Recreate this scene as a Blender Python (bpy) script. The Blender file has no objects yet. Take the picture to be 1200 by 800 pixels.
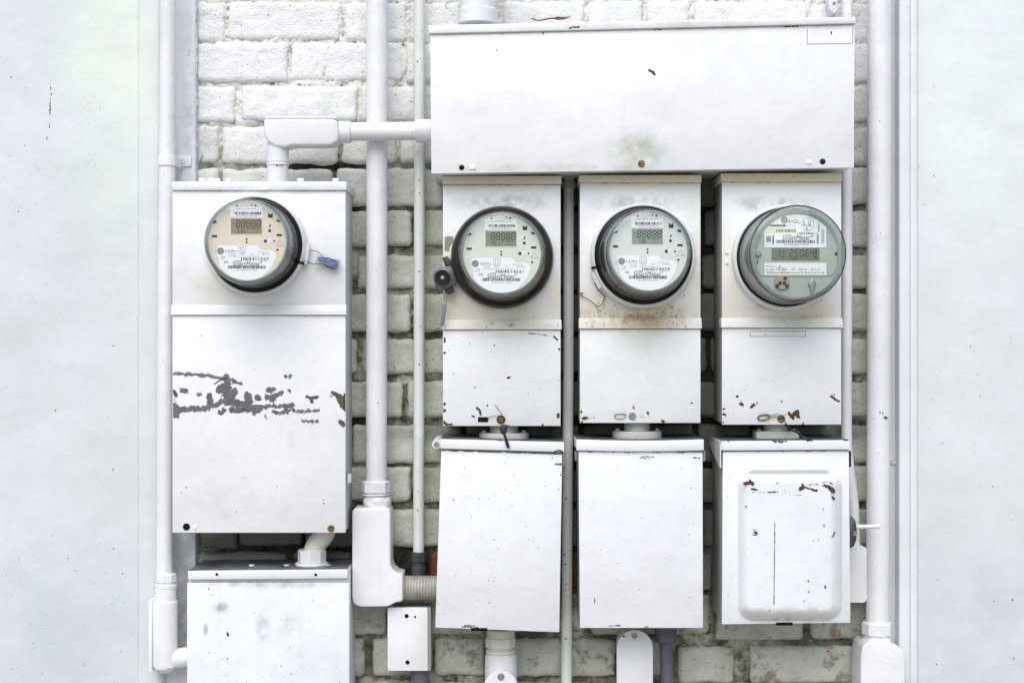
import bpy, bmesh, math, random
import numpy as np
from mathutils import Vector, Matrix, noise as mnoise

random.seed(7)
rng = np.random.default_rng(11)
SC = bpy.context.scene
COL = SC.collection

# ------------------------------------------------------------------ camera, sky, sun
CD = 2.8            # metres from the lens to the brick face
S0 = 1.7e-3         # metres per photograph pixel on the brick face
Z0 = 1.5            # lens height

cam_d = bpy.data.cameras.new('camera')
cam = bpy.data.objects.new('camera', cam_d)
COL.objects.link(cam)
cam.location = (0, -CD, Z0)
cam.rotation_euler = (math.radians(90), 0, 0)
cam_d.sensor_width = 36
cam_d.lens = 36 * CD / (1200 * S0)
cam_d.clip_end = 2000
cam_d.clip_start = 0.05
SC.camera = cam

SUN_EL, SUN_AZ = math.radians(50), math.radians(-12)   # azimuth from straight in front of the wall, minus = from the left
world = bpy.data.worlds.new('World')
SC.world = world
world.use_nodes = True
wn = world.node_tree.nodes
wn.clear()
sky = wn.new('ShaderNodeTexSky')
sky.sky_type = 'NISHITA'
sky.sun_disc = False
sky.sun_elevation = SUN_EL
sky.sun_rotation = math.pi - SUN_AZ
sky.air_density = 1.0
sky.dust_density = 1.5
sky.ozone_density = 1.0
bg = wn.new('ShaderNodeBackground')
bg.inputs['Strength'].default_value = 0.095
wo = wn.new('ShaderNodeOutputWorld')
world.node_tree.links.new(sky.outputs[0], bg.inputs[0])
world.node_tree.links.new(bg.outputs[0], wo.inputs[0])

sun_d = bpy.data.lights.new('sun', 'SUN')
sun_d.energy = 1.9
sun_d.angle = math.radians(60)
sun_d.color = (1.0, 0.99, 0.97)
sun = bpy.data.objects.new('sun', sun_d)
COL.objects.link(sun)
sdir = Vector((math.sin(SUN_AZ) * math.cos(SUN_EL), -math.cos(SUN_AZ) * math.cos(SUN_EL), math.sin(SUN_EL)))
sun.rotation_euler = sdir.to_track_quat('Z', 'Y').to_euler()
sun.location = sdir * 20

SC.view_settings.view_transform = 'Standard'
SC.view_settings.look = 'None'
SC.view_settings.gamma = 1
SC.view_settings.use_curve_mapping = False
SC.view_settings.exposure = 0.6
SC.render.engine = 'CYCLES'
SC.cycles.use_denoising = True
SC.cycles.max_bounces = 8
SC.cycles.transparent_max_bounces = 12

# ------------------------------------------------------------------ coordinates
def kk(d):
    return S0 * (CD - d) / CD

def W(px, py, d):
    """photograph pixel at distance d in front of the brick face -> world point"""
    k = kk(d)
    return Vector(((px - 600) * k, -d, Z0 - (py - 400) * k))

# ------------------------------------------------------------------ materials
class NG:
    def __init__(self, name):
        self.m = bpy.data.materials.new(name)
        self.m.use_nodes = True
        self.t = self.m.node_tree
        self.t.nodes.clear()
        self.out = self.t.nodes.new('ShaderNodeOutputMaterial')

    def n(self, typ, **kw):
        nd = self.t.nodes.new(typ)
        for k, v in kw.items():
            if k == 'ins':
                for i, val in v.items():
                    self.set(nd.inputs[i], val)
            else:
                setattr(nd, k, v)
        return nd

    def set(self, sock, val):
        if isinstance(val, bpy.types.NodeSocket):
            self.t.links.new(val, sock)
        else:
            if isinstance(val, tuple) and len(val) == 3 and sock.type == 'RGBA':
                val = (*val, 1)
            sock.default_value = val

    def math(self, op, a, b=0.0, clamp=False):
        nd = self.n('ShaderNodeMath', operation=op, use_clamp=clamp)
        self.set(nd.inputs[0], a)
        self.set(nd.inputs[1], b)
        return nd.outputs[0]

    def vmath(self, op, a, b):
        nd = self.n('ShaderNodeVectorMath', operation=op)
        self.set(nd.inputs[0], a)
        self.set(nd.inputs[1], b)
        return nd.outputs['Value'] if op in ('LENGTH', 'DOT_PRODUCT') else nd.outputs['Vector']

    def mr(self, v, a, b, c=0.0, d=1.0, smooth=False):
        nd = self.n('ShaderNodeMapRange', interpolation_type='SMOOTHSTEP' if smooth else 'LINEAR')
        nd.clamp = True
        self.set(nd.inputs[0], v)
        for i, x in enumerate((a, b, c, d)):
            self.set(nd.inputs[1 + i], x)
        return nd.outputs[0]

    def mix(self, f, a, b):
        nd = self.n('ShaderNodeMix', data_type='RGBA')
        self.set(nd.inputs[0], f)
        self.set(nd.inputs[6], a)
        self.set(nd.inputs[7], b)
        return nd.outputs[2]

    def noise(self, vec, scale, detail=4.0, rough=0.55):
        nd = self.n('ShaderNodeTexNoise')
        self.set(nd.inputs['Vector'], vec)
        nd.inputs['Scale'].default_value = scale
        nd.inputs['Detail'].default_value = detail
        nd.inputs['Roughness'].default_value = rough
        return nd.outputs[0]

    def voronoi(self, vec, scale):
        nd = self.n('ShaderNodeTexVoronoi')
        self.set(nd.inputs['Vector'], vec)
        nd.inputs['Scale'].default_value = scale
        return nd

    def bump(self, h, strength, dist, normal=None):
        nd = self.n('ShaderNodeBump')
        nd.inputs['Strength'].default_value = strength
        nd.inputs['Distance'].default_value = dist
        self.set(nd.inputs['Height'], h)
        if normal is not None:
            self.set(nd.inputs['Normal'], normal)
        return nd.outputs[0]

    def principled(self, col, rough=0.5, metal=0.0, normal=None, spec=0.5):
        p = self.n('ShaderNodeBsdfPrincipled')
        self.set(p.inputs['Base Color'], col)
        self.set(p.inputs['Roughness'], rough)
        self.set(p.inputs['Metallic'], metal)
        p.inputs['Specular IOR Level'].default_value = spec
        if normal is not None:
            self.set(p.inputs['Normal'], normal)
        self.t.links.new(p.outputs[0], self.out.inputs[0])
        return p


SPECK = (0.09, 0.085, 0.08)

def paint(name, col=(0.8, 0.8, 0.805), rough=0.42, specks=1.0, smudge=0.3, stains=(), bump=0.25,
          topdirt=0.0, dirtcol=(0.10, 0.105, 0.11), mottle=0.06, drips=0.0):
    g = NG(name)
    pos = g.n('ShaderNodeNewGeometry')
    P = pos.outputs['Position']
    c = g.mix(g.mr(g.noise(P, 5.0, 3), 0.3, 0.7), col, tuple(x * (1 - mottle) for x in col))
    c = g.mix(g.math('MULTIPLY', g.mr(g.noise(P, 75.0, 5, 0.7), 0.45, 0.7), 0.10), c, (0.5, 0.5, 0.5))
    # hand-rubbed smudges
    sm = g.math('MULTIPLY', g.mr(g.noise(P, 28.0, 6, 0.7), 0.56, 0.78), g.mr(g.noise(P, 4.2, 2), 0.42, 0.68))
    c = g.mix(g.math('MULTIPLY', sm, smudge), c, (0.36, 0.365, 0.36))
    if drips:
        # faint runs down the face
        sp = g.vmath('MULTIPLY', P, (46.0, 46.0, 2.2))
        dr = g.math('MULTIPLY', g.mr(g.noise(sp, 1.0, 3, 0.6), 0.58, 0.78), g.mr(g.noise(P, 3.0, 2), 0.4, 0.7))
        c = g.mix(g.math('MULTIPLY', dr, drips), c, (0.42, 0.41, 0.37))
    for (px, py, d, rx, ry, sc, st, ns) in stains:
        cpt = W(px, py, d)
        k = kk(d)
        v = g.vmath('MULTIPLY', g.vmath('SUBTRACT', P, tuple(cpt)), (1 / (rx * k), 0.0, 1 / (ry * k)))
        ln = g.vmath('LENGTH', v, (0, 0, 0))
        m = g.mr(ln, 1.0, 0.25, 0, 1, True)
        if ns:
            m = g.math('MULTIPLY', m, g.mr(g.noise(P, ns, 5, 0.65), 0.36, 0.62))
        c = g.mix(g.math('MULTIPLY', m, st), c, sc)
    # fly specks and pinholes
    for scl, th, dens, am in ((95.0, 0.12, 0.72, 0.9), (210.0, 0.2, 0.62, 0.75), (430.0, 0.26, 0.7, 0.5)):
        vo = g.voronoi(P, scl)
        sel = g.n('ShaderNodeSeparateColor')
        g.t.links.new(vo.outputs['Color'], sel.inputs[0])
        dot = g.math('LESS_THAN', vo.outputs['Distance'], g.math('MULTIPLY', sel.outputs[1], th))
        keep = g.math('GREATER_THAN', sel.outputs[0], 1 - (1 - dens) * min(specks, 2.0) * 0.55)
        area = g.mr(g.noise(P, 9.0, 2), 0.4, 0.62)
        c = g.mix(g.math('MULTIPLY', g.math('MULTIPLY', g.math('MULTIPLY', dot, keep), area), am), c, SPECK)
    if topdirt:
        nz = g.n('ShaderNodeSeparateXYZ')
        g.t.links.new(pos.outputs['Normal'], nz.inputs[0])
        up = g.mr(nz.outputs[2], 0.75, 0.95)
        dm = g.math('MULTIPLY', up, g.mr(g.noise(P, 22.0, 5, 0.7), 0.25, 0.6, 0.78, 1.0))
        c = g.mix(g.math('MULTIPLY', dm, topdirt), c, dirtcol)
    h1 = g.noise(P, 520.0, 3)
    h2 = g.noise(P, 14.0, 3)
    nrm = g.bump(g.noise(P, 4.5, 2), 0.5, 0.02)
    nrm = g.bump(h2, 0.5, 0.005, nrm)
    nrm = g.bump(h1, bump, 0.0006, nrm)
    g.principled(c, g.mr(g.noise(P, 30, 4), 0.3, 0.7, rough - 0.06, rough + 0.14), 0.0, nrm, 0.4)
    return g.m

def simple(name, col, rough=0.5, metal=0.0, var=0.25, scale=60.0, bump=0.2, spec=0.5, col2=None):
    g = NG(name)
    P = g.n('ShaderNodeNewGeometry').outputs['Position']
    nz = g.noise(P, scale, 5, 0.65)
    c = g.mix(g.mr(nz, 0.3, 0.7), col, col2 or tuple(x * (1 - var) for x in col))
    nrm = g.bump(g.noise(P, scale * 5, 3), bump, 0.0006)
    g.principled(c, rough, metal, nrm, spec)
    return g.m

def flat(name, col, rough=0.6, spec=0.05):
    g = NG(name)
    rough = max(rough, 0.6)
    g.principled(col, rough, 0.0, None, spec)
    return g.m

def glass(name, tint, gloss_rough=0.06, haze=0.0, hazecol=(0.5, 0.55, 0.52), clean_z=None):
    g = NG(name)
    tr = g.n('ShaderNodeBsdfTransparent')
    g.set(tr.inputs[0], tint)
    gl = g.n('ShaderNodeBsdfGlossy')
    gl.inputs['Roughness'].default_value = gloss_rough
    geo = g.n('ShaderNodeNewGeometry')
    cs = g.math('ABSOLUTE', g.vmath('DOT_PRODUCT', geo.outputs['Normal'], geo.outputs['Incoming']))
    fres = g.math('ADD', g.math('MULTIPLY', g.math('POWER', g.math('SUBTRACT', 1.0, cs, True), 5.0), 0.9), 0.035)
    mx = g.n('ShaderNodeMixShader')
    g.t.links.new(fres, mx.inputs[0])
    g.t.links.new(tr.outputs[0], mx.inputs[1])
    g.t.links.new(gl.outputs[0], mx.inputs[2])
    last = mx
    if haze:
        P = g.n('ShaderNodeNewGeometry').outputs['Position']
        df = g.n('ShaderNodeBsdfDiffuse')
        g.set(df.inputs[0], hazecol)
        m2 = g.n('ShaderNodeMixShader')
        g.set(m2.inputs[0], g.mr(g.noise(P, 30, 5, 0.65), 0.3, 0.75, haze * 0.5, haze * 1.5))
        g.t.links.new(mx.outputs[0], m2.inputs[1])
        g.t.links.new(df.outputs[0], m2.inputs[2])
        last = m2
    g.t.links.new(last.outputs[0], g.out.inputs[0])
    return g.m

CREAM = (0.68, 0.60, 0.38)
GREENISH = (0.55, 0.58, 0.48)
GRIME = (0.33, 0.335, 0.32)

M = {}
M['conduit'] = paint('conduit white paint', (0.79, 0.79, 0.80), 0.4, 1.0, 0.55, bump=0.25, mottle=0.1, drips=0.25)
M['conduit_green'] = paint('thin conduit greenish paint', (0.68, 0.70, 0.66), 0.45, 2.0, 0.35, bump=0.2)
M['conduit_cream'] = paint('old cream paint', (0.70, 0.68, 0.58), 0.5, 1.6, 0.5, bump=0.3, topdirt=0.4)
M['hub'] = paint('dirty hub paint', (0.52, 0.52, 0.46), 0.5, 1.6, 0.7, bump=0.4, topdirt=0.7)
M['conduit_dull'] = paint('dull grey green paint', (0.42, 0.43, 0.38), 0.55, 2.0, 0.7, bump=0.4)
M['panel'] = paint('side panel paint', (0.68, 0.71, 0.715), 0.5, 0.7, 0.28, bump=0.3, mottle=0.10, drips=0.10, stains=[
    (135, 90, 0.034, 90, 260, (0.72, 0.765, 0.67), 0.8, 5.0), (80, 740, 0.034, 150, 160, (0.58, 0.61, 0.64), 0.7, 9.0), (150, 430, 0.034, 18, 420, (0.62, 0.655, 0.65), 0.6, 3.0),  # dim foot of the panel and shading beside the strip painted in, plus grime
    (1150, 120, 0.03, 120, 240, (0.76, 0.8, 0.76), 0.7, 5.0), (1130, 740, 0.03, 140, 160, (0.56, 0.59, 0.61), 0.8, 9.0)])  # dim foot of the right panel painted in, plus grime
M['trim'] = paint('trim paint', (0.74, 0.75, 0.77), 0.5, 0.5, 0.2, bump=0.2)
M['grey_pvc'] = simple('grey plastic', (0.13, 0.135, 0.15), 0.5)
M['dark_metal'] = simple('blackened fitting', (0.06, 0.063, 0.068), 0.6, 0.3, bump=0.5)
M['black'] = simple('black plastic', (0.012, 0.0115, 0.012), 0.28, var=0.4, scale=25, spec=0.3)
M['ring_black'] = simple('tarnished black ring', (0.018, 0.018, 0.021), 0.3, var=0.5, scale=30, spec=0.4, col2=(0.04, 0.038, 0.036))
M['black_brown'] = simple('weathered black ring', (0.028, 0.023, 0.019), 0.38, var=0.5, scale=25, spec=0.35, col2=(0.065, 0.05, 0.038))
M['hole'] = flat('dark hole', (0.012, 0.011, 0.01), 0.8)
M['chip_grey'] = simple('bare grey primer', (0.15, 0.155, 0.165), 0.55, var=0.45, scale=110)
M['paint_edge'] = simple('undercoat', (0.5, 0.5, 0.5), 0.6, var=0.5, scale=260)
M['chip_dark'] = simple('bare dark metal', (0.05, 0.047, 0.045), 0.6, var=0.5, scale=150)
M['chip_olive'] = simple('bare olive metal', (0.12, 0.105, 0.06), 0.65, var=0.4, scale=150, col2=(0.05, 0.05, 0.03))
M['rust'] = simple('rust', (0.11, 0.05, 0.022), 0.8, var=0.6, scale=220, col2=(0.035, 0.02, 0.012), bump=0.8)
M['rust_bloom'] = simple('rust bloom', (0.42, 0.235, 0.07), 0.8, var=0.4, scale=260, col2=(0.30, 0.15, 0.045))
M['rust_pale'] = simple('pale rust stain', (0.68, 0.59, 0.38), 0.7, var=0.2, scale=200)
M['scratch'] = simple('scuff', (0.3, 0.3, 0.3), 0.6)
M['seam'] = flat('seam shadow gap', (0.1, 0.095, 0.085), 0.8)
M['steel'] = simple('dull zinc', (0.42, 0.43, 0.42), 0.4, 0.8, scale=90)
M['brass_rust'] = simple('rusty brass screw', (0.3, 0.19, 0.08), 0.5, 0.6, scale=200, col2=(0.1, 0.06, 0.03))
M['wire'] = simple('wire', (0.1, 0.1, 0.105), 0.4, 0.7)
M['putty'] = simple('cracked white sealant', (0.78, 0.78, 0.77), 0.7, scale=150, bump=1.0, var=0.12)
M['thread'] = simple('galvanised thread', (0.46, 0.45, 0.40), 0.5, 0.2, scale=40, col2=(0.27, 0.25, 0.2))
M['plate_beige'] = simple('beige dial plate', (0.72, 0.615, 0.51), 0.55, var=0.05, scale=20, bump=0.0)
M['plate_green'] = simple('pale green dial plate', (0.66, 0.675, 0.59), 0.55, var=0.06, scale=20, bump=0.0)
M['plate_grey'] = simple('pale grey dial plate', (0.66, 0.68, 0.645), 0.55, var=0.06, scale=20, bump=0.0)
M['plate_dull'] = simple('dull grey green plate', (0.42, 0.455, 0.41), 0.55, var=0.15, scale=16, bump=0.0)
M['sticker'] = flat('white sticker', (0.82, 0.82, 0.83), 0.5)
M['sticker_cream'] = flat('yellowed sticker', (0.75, 0.71, 0.55), 0.5)
M['ink'] = flat('black ink', (0.06, 0.06, 0.065), 0.6)
M['ink_grey'] = flat('grey ink', (0.26, 0.27, 0.275), 0.6)
M['lcd_brown'] = flat('brown lcd', (0.30, 0.23, 0.145), 0.25)
M['lcd_olive'] = flat('olive lcd', (0.24, 0.25, 0.175), 0.25)
M['lcd_green'] = flat('green grey lcd', (0.25, 0.30, 0.245), 0.25)
M['lcd_dark'] = flat('dark green lcd', (0.15, 0.175, 0.135), 0.25)
M['seg'] = flat('lcd segment', (0.03, 0.028, 0.022), 0.4)
M['seg_faint'] = flat('lcd faint segment', (0.15, 0.135, 0.09), 0.4)
M['bezel'] = flat('lcd bezel', (0.66, 0.66, 0.62), 0.5)
M['slot'] = flat('dial slot', (0.03, 0.03, 0.028), 0.6)
M['gasket'] = flat('olive gasket line', (0.33, 0.38, 0.25), 0.5)
M['copper'] = simple('pinkish port cover', (0.40, 0.32, 0.25), 0.5, scale=80, bump=0.1)
M['glass'] = glass('meter glass', (0.985, 0.992, 0.988), 0.05, 0.012)
M['glass_grey'] = glass('smoky meter cover', (0.95, 0.97, 0.96), 0.08, 0.06, (0.5, 0.56, 0.53))
M['rim'] = glass('thick glass rim', (0.9, 0.94, 0.93), 0.08, 0.16, (0.52, 0.60, 0.58))
M['inner_grey'] = simple('grey meter body', (0.33, 0.355, 0.34), 0.5, var=0.35, scale=18)
M['inner_dark'] = simple('dark meter body', (0.05, 0.055, 0.052), 0.35, var=0.5, scale=18)
M['ring_white'] = paint('ring paint', (0.8, 0.8, 0.8), 0.35, 0.6, 0.3, bump=0.1)
M['ring_cream'] = paint('worn ring paint', (0.74, 0.73, 0.68), 0.4, 1.2, 0.6, bump=0.15)
M['blue'] = simple('blue plastic', (0.05, 0.13, 0.42), 0.35, var=0.3, scale=150)
M['clear'] = glass('clear plastic', (0.9, 0.92, 0.93), 0.08, 0.12, (0.6, 0.62, 0.65))
M['lock'] = simple('tarnished lock plate', (0.17, 0.185, 0.165), 0.45, 0.6, scale=70, col2=(0.08, 0.075, 0.085))
M['tag_grey'] = simple('grey lead tag', (0.2, 0.205, 0.24), 0.6, var=0.3, scale=200)
M['olive_patch'] = simple('unpainted olive patch', (0.27, 0.28, 0.2), 0.5, scale=50)
M['navy_black'] = simple('black nylon tie', (0.012, 0.012, 0.018), 0.4)
M['leaf'] = simple('dry brown leaf', (0.12, 0.045, 0.025), 0.6, scale=150)

def brick_mat():
    g = NG('painted old brick')
    geo = g.n('ShaderNodeNewGeometry')
    P = geo.outputs['Position']
    oi = g.n('ShaderNodeObjectInfo')
    rnd = oi.outputs['Random']
    sx = g.n('ShaderNodeSeparateXYZ')
    g.t.links.new(P, sx.inputs[0])
    z = sx.outputs[2]
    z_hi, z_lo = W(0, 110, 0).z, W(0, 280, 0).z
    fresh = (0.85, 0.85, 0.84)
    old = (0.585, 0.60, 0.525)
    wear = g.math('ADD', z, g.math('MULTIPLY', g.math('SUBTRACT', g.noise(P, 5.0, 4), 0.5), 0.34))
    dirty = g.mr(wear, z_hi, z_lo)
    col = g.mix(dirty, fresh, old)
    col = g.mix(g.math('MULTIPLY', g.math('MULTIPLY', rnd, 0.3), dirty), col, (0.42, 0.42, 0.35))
    # blotchy grime
    gr = g.mr(g.noise(P, 17.0, 6, 0.7), 0.46, 0.72)
    col = g.mix(g.math('MULTIPLY', gr, g.mr(dirty, 0, 1, 0.12, 0.6)), col, (0.30, 0.295, 0.23))
    # strips behind and between the boxes: gap shade painted into the brick colour
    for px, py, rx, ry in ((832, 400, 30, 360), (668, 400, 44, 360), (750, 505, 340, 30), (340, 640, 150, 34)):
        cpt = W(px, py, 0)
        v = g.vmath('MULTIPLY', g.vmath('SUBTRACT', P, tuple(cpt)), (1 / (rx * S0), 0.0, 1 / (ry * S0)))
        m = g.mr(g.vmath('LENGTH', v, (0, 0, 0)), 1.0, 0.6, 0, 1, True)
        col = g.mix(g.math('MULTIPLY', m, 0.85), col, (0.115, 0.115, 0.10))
    # bare brick and dirt where the paint has gone, low on the wall
    zb_hi, zb_lo = W(0, 600, 0).z, W(0, 745, 0).z
    low = g.mr(z, zb_hi, zb_lo)
    bn = g.noise(P, 13.0, 6, 0.72)
    thr = g.mr(low, 0, 1, 0.76, 0.53)
    bare = g.mr(g.math('SUBTRACT', bn, thr), 0.0, 0.09, 0, 0.85)
    barecol = g.mix(g.mr(g.noise(P, 9.0, 3), 0.42, 0.58), (0.22, 0.19, 0.145), (0.25, 0.15, 0.12))
    col = g.mix(bare, col, barecol)
    # pits
    pit = g.mr(g.noise(P, 170.0, 3, 0.6), 0.64, 0.72)
    pit = g.math('MULTIPLY', pit, g.mr(g.noise(P, 14.0, 3), 0.4, 0.65))
    col = g.mix(g.math('MULTIPLY', pit, g.mr(dirty, 0, 1, 0.45, 0.85)), col, (0.07, 0.062, 0.045))
    vo = g.voronoi(P, 95.0)
    sel = g.n('ShaderNodeSeparateColor')
    g.t.links.new(vo.outputs['Color'], sel.inputs[0])
    dot = g.math('MULTIPLY', g.math('LESS_THAN', vo.outputs['Distance'], g.math('MULTIPLY', sel.outputs[1], 0.16)),
                 g.math('GREATER_THAN', sel.outputs[0], 0.72))
    col = g.mix(g.math('MULTIPLY', dot, 0.8), col, (0.06, 0.05, 0.04))
    nrm = g.bump(g.noise(P, 60.0, 4, 0.6), 0.7, 0.005)
    nrm = g.bump(g.noise(P, 300.0, 4, 0.65), 0.9, 0.003, nrm)
    nrm = g.bump(g.math('ADD', pit, dot), -0.6, 0.002, nrm)
    g.principled(col, 0.62, 0.0, nrm, 0.3)
    return g.m

def mortar_mat():
    g = NG('old mortar')
    P = g.n('ShaderNodeNewGeometry').outputs['Position']
    sx = g.n('ShaderNodeSeparateXYZ')
    g.t.links.new(P, sx.inputs[0])
    n1 = g.noise(P, 11.0, 6, 0.7)
    wear = g.math('ADD', sx.outputs[2], g.math('MULTIPLY', g.math('SUBTRACT', n1, 0.5), 0.3))
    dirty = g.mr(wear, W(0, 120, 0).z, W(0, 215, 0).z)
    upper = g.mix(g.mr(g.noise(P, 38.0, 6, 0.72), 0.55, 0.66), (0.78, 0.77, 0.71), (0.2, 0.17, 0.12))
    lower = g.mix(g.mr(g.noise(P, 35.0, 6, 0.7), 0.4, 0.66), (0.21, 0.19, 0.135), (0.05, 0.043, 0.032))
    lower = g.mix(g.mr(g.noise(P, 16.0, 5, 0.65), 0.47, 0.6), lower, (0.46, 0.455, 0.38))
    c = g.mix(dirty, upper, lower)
    # soot round burnt fitting; joints blackened by painted shade below elbow and between boxes
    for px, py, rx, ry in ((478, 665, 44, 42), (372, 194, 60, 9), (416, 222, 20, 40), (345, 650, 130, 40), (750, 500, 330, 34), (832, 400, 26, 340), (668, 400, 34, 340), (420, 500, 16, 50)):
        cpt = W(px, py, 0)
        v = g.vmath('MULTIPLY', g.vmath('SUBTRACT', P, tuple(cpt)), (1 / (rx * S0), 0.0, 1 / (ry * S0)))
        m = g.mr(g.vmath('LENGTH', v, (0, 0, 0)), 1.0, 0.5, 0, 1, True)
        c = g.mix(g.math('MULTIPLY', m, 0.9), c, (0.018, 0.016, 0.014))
    nrm = g.bump(g.noise(P, 120.0, 5, 0.7), 0.9, 0.004)
    g.principled(c, 0.9, 0.0, nrm, 0.1)
    return g.m

M['flank'] = paint('shaded grimy flank', (0.42, 0.43, 0.41), 0.5, 1.5, 0.8, bump=0.4, drips=0.5, topdirt=0.9, dirtcol=(0.06, 0.06, 0.06))  # box sides darker than their fronts: gap shade painted in, with some grime
M['flank_pale'] = paint('pale shaded flank', (0.62, 0.64, 0.66), 0.5, 1.2, 0.5, bump=0.3, drips=0.3, topdirt=0.7)  # side of the widest box, its shade painted into the tone
M['brick'] = brick_mat()
M['mortar'] = mortar_mat()
M['red_brick'] = simple('bare red brick', (0.24, 0.085, 0.05), 0.9, var=0.5, scale=40, bump=1.0, spec=0.1, col2=(0.12, 0.06, 0.04))
M['core'] = simple('wall core', (0.3, 0.28, 0.25), 0.9)
M['ground'] = simple('concrete ground', (0.36, 0.33, 0.28), 0.85, var=0.25, scale=3)

# ------------------------------------------------------------------ mesh helpers
ORG = {}          # object name -> world offset of its mesh coordinates

class MB:
    """collects shapes; build() links them as one mesh object"""
    def __init__(self):
        self.v = []
        self.f = []
        self.flat = set()      # faces kept flat so that bevels do not bend their shading

    def add(self, vs, fs):
        o = len(self.v)
        self.v += [tuple(p) for p in vs]
        self.f += [tuple(i + o for i in q) for q in fs]
        return self

    def add_bm(self, bm):
        bm.verts.index_update()
        o = len(self.f)
        lay = bm.faces.layers.int.get('keep_flat')
        if lay is not None:
            for i, f in enumerate(bm.faces):
                if f[lay]:
                    self.flat.add(o + i)
        self.add([v.co for v in bm.verts], [[v.index for v in f.verts] for f in bm.faces])
        bm.free()
        return self

    def poly3(self, front, back, bevel=0.0, seg=2):
        """closed prism between two matching loops of points, all edges bevelled"""
        bm = bmesh.new()
        n = len(front)
        a = [bm.verts.new(p) for p in front]
        b = [bm.verts.new(p) for p in back]
        bm.faces.new(a)
        bm.faces.new(b[::-1])
        for i in range(n):
            j = (i + 1) % n
            bm.faces.new((a[j], a[i], b[i], b[j]))
        bmesh.ops.recalc_face_normals(bm, faces=bm.faces)
        keep = [f.normal.copy() for f in list(bm.faces)[:(2 if n > 4 else 6)]]
        if bevel:
            bmesh.ops.bevel(bm, geom=list(bm.edges), offset=bevel, segments=seg, profile=0.5, affect='EDGES', clamp_overlap=True)
        bm.normal_update()
        lay = bm.faces.layers.int.new('keep_flat')
        for f in bm.faces:
            if any(f.normal.dot(q) > 0.9997 for q in keep):
                f[lay] = 1
        return self.add_bm(bm)

    def prism(self, pts, d0, d1, bevel=0.0, seg=2):
        """front outline in photograph pixels at depth d0, straight back to depth d1"""
        fr = [W(x, y, d0) for x, y in pts]
        bk = [Vector((p.x, -d1, p.z)) for p in fr]
        return self.poly3(fr, bk, bevel, seg)

    def box(self, x0, x1, y0, y1, d0, d1, bevel=0.0, seg=2):
        return self.prism([(x0, y0), (x1, y0), (x1, y1), (x0, y1)], d0, d1, bevel, seg)

    def lprism(self, pts, y0, y1, bevel=0.0, seg=2):
        """same in local metres (x, z), front at y0 (towards the lens is minus)"""
        return self.poly3([Vector((x, y0, z)) for x, z in pts], [Vector((x, y1, z)) for x, z in pts], bevel, seg)

    def lathe(self, prof, c, axis, n=32, closed=False, phase=0.0):
        """prof: (radius, height along axis)"""
        ax = Vector(axis).normalized()
        t = Vector((0, 0, 1)) if abs(ax.z) < 0.9 else Vector((1, 0, 0))
        u = ax.cross(t).normalized()
        w = ax.cross(u).normalized()
        vs, fs = [], []
        for r, h in prof:
            for i in range(n):
                a = 2 * math.pi * i / n + phase
                vs.append(Vector(c) + ax * h + (u * math.cos(a) + w * math.sin(a)) * r)
        m = len(prof)
        for j in range(m - 1 if not closed else m):
            for i in range(n):
                i2 = (i + 1) % n
                j2 = (j + 1) % m
                fs.append((j * n + i, j * n + i2, j2 * n + i2, j2 * n + i))
        if not closed:
            if prof[0][0] > 1e-6:
                fs.append(tuple(range(n))[::-1])
            if prof[-1][0] > 1e-6:
                fs.append(tuple((m - 1) * n + i for i in range(n)))
        return self.add(vs, fs)

    def tube(self, pts, r, n=16, caps=True):
        pts = [Vector(p) for p in pts]
        m = len(pts)
        rs = r if isinstance(r, (list, tuple)) else [r] * m
        T = [(pts[min(i + 1, m - 1)] - pts[max(i - 1, 0)]).normalized() for i in range(m)]
        t0 = Vector((0, 1, 0)) if abs(T[0].y) < 0.9 else Vector((1, 0, 0))
        u = T[0].cross(t0).normalized()
        vs, fs = [], []
        for i in range(m):
            u = (u - T[i] * u.dot(T[i])).normalized()
            w = T[i].cross(u)
            for k in range(n):
                a = 2 * math.pi * k / n
                vs.append(pts[i] + (u * math.cos(a) + w * math.sin(a)) * rs[i])
        for i in range(m - 1):
            for k in range(n):
                k2 = (k + 1) % n
                fs.append((i * n + k, i * n + k2, (i + 1) * n + k2, (i + 1) * n + k))
        if caps:
            fs.append(tuple(range(n))[::-1])
            fs.append(tuple((m - 1) * n + k for k in range(n)))
        return self.add(vs, fs)

    def ptube(self, pts, rpx, n=20, sm=0, caps=True):
        """tube through (px, py, d) points, radius in pixels"""
        if sm:
            pts = smooth_path(pts, sm)
        return self.tube([W(*p) for p in pts], rpx * kk(pts[0][2]), n, caps)

    def vcyl(self, cx, y0, y1, rpx, d, n=28, bev=0.0015):
        """upright collar between pixel rows y0 and y1"""
        r = rpx * kk(d)
        a, b = W(cx, y0, d), W(cx, y1, d)
        h = (a - b).length
        bev = min(bev, h * 0.3)
        return self.lathe([(r - bev, 0), (r, bev), (r, h - bev), (r - bev, h)], b, (a - b), n)

    def hcyl(self, x0, x1, cy, rpx, d, n=28, bev=0.0015):
        r = rpx * kk(d)
        a, b = W(x0, cy, d), W(x1, cy, d)
        h = (b - a).length
        bev = min(bev, h * 0.3)
        return self.lathe([(r - bev, 0), (r, bev), (r, h - bev), (r - bev, h)], a, (b - a), n)

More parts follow.
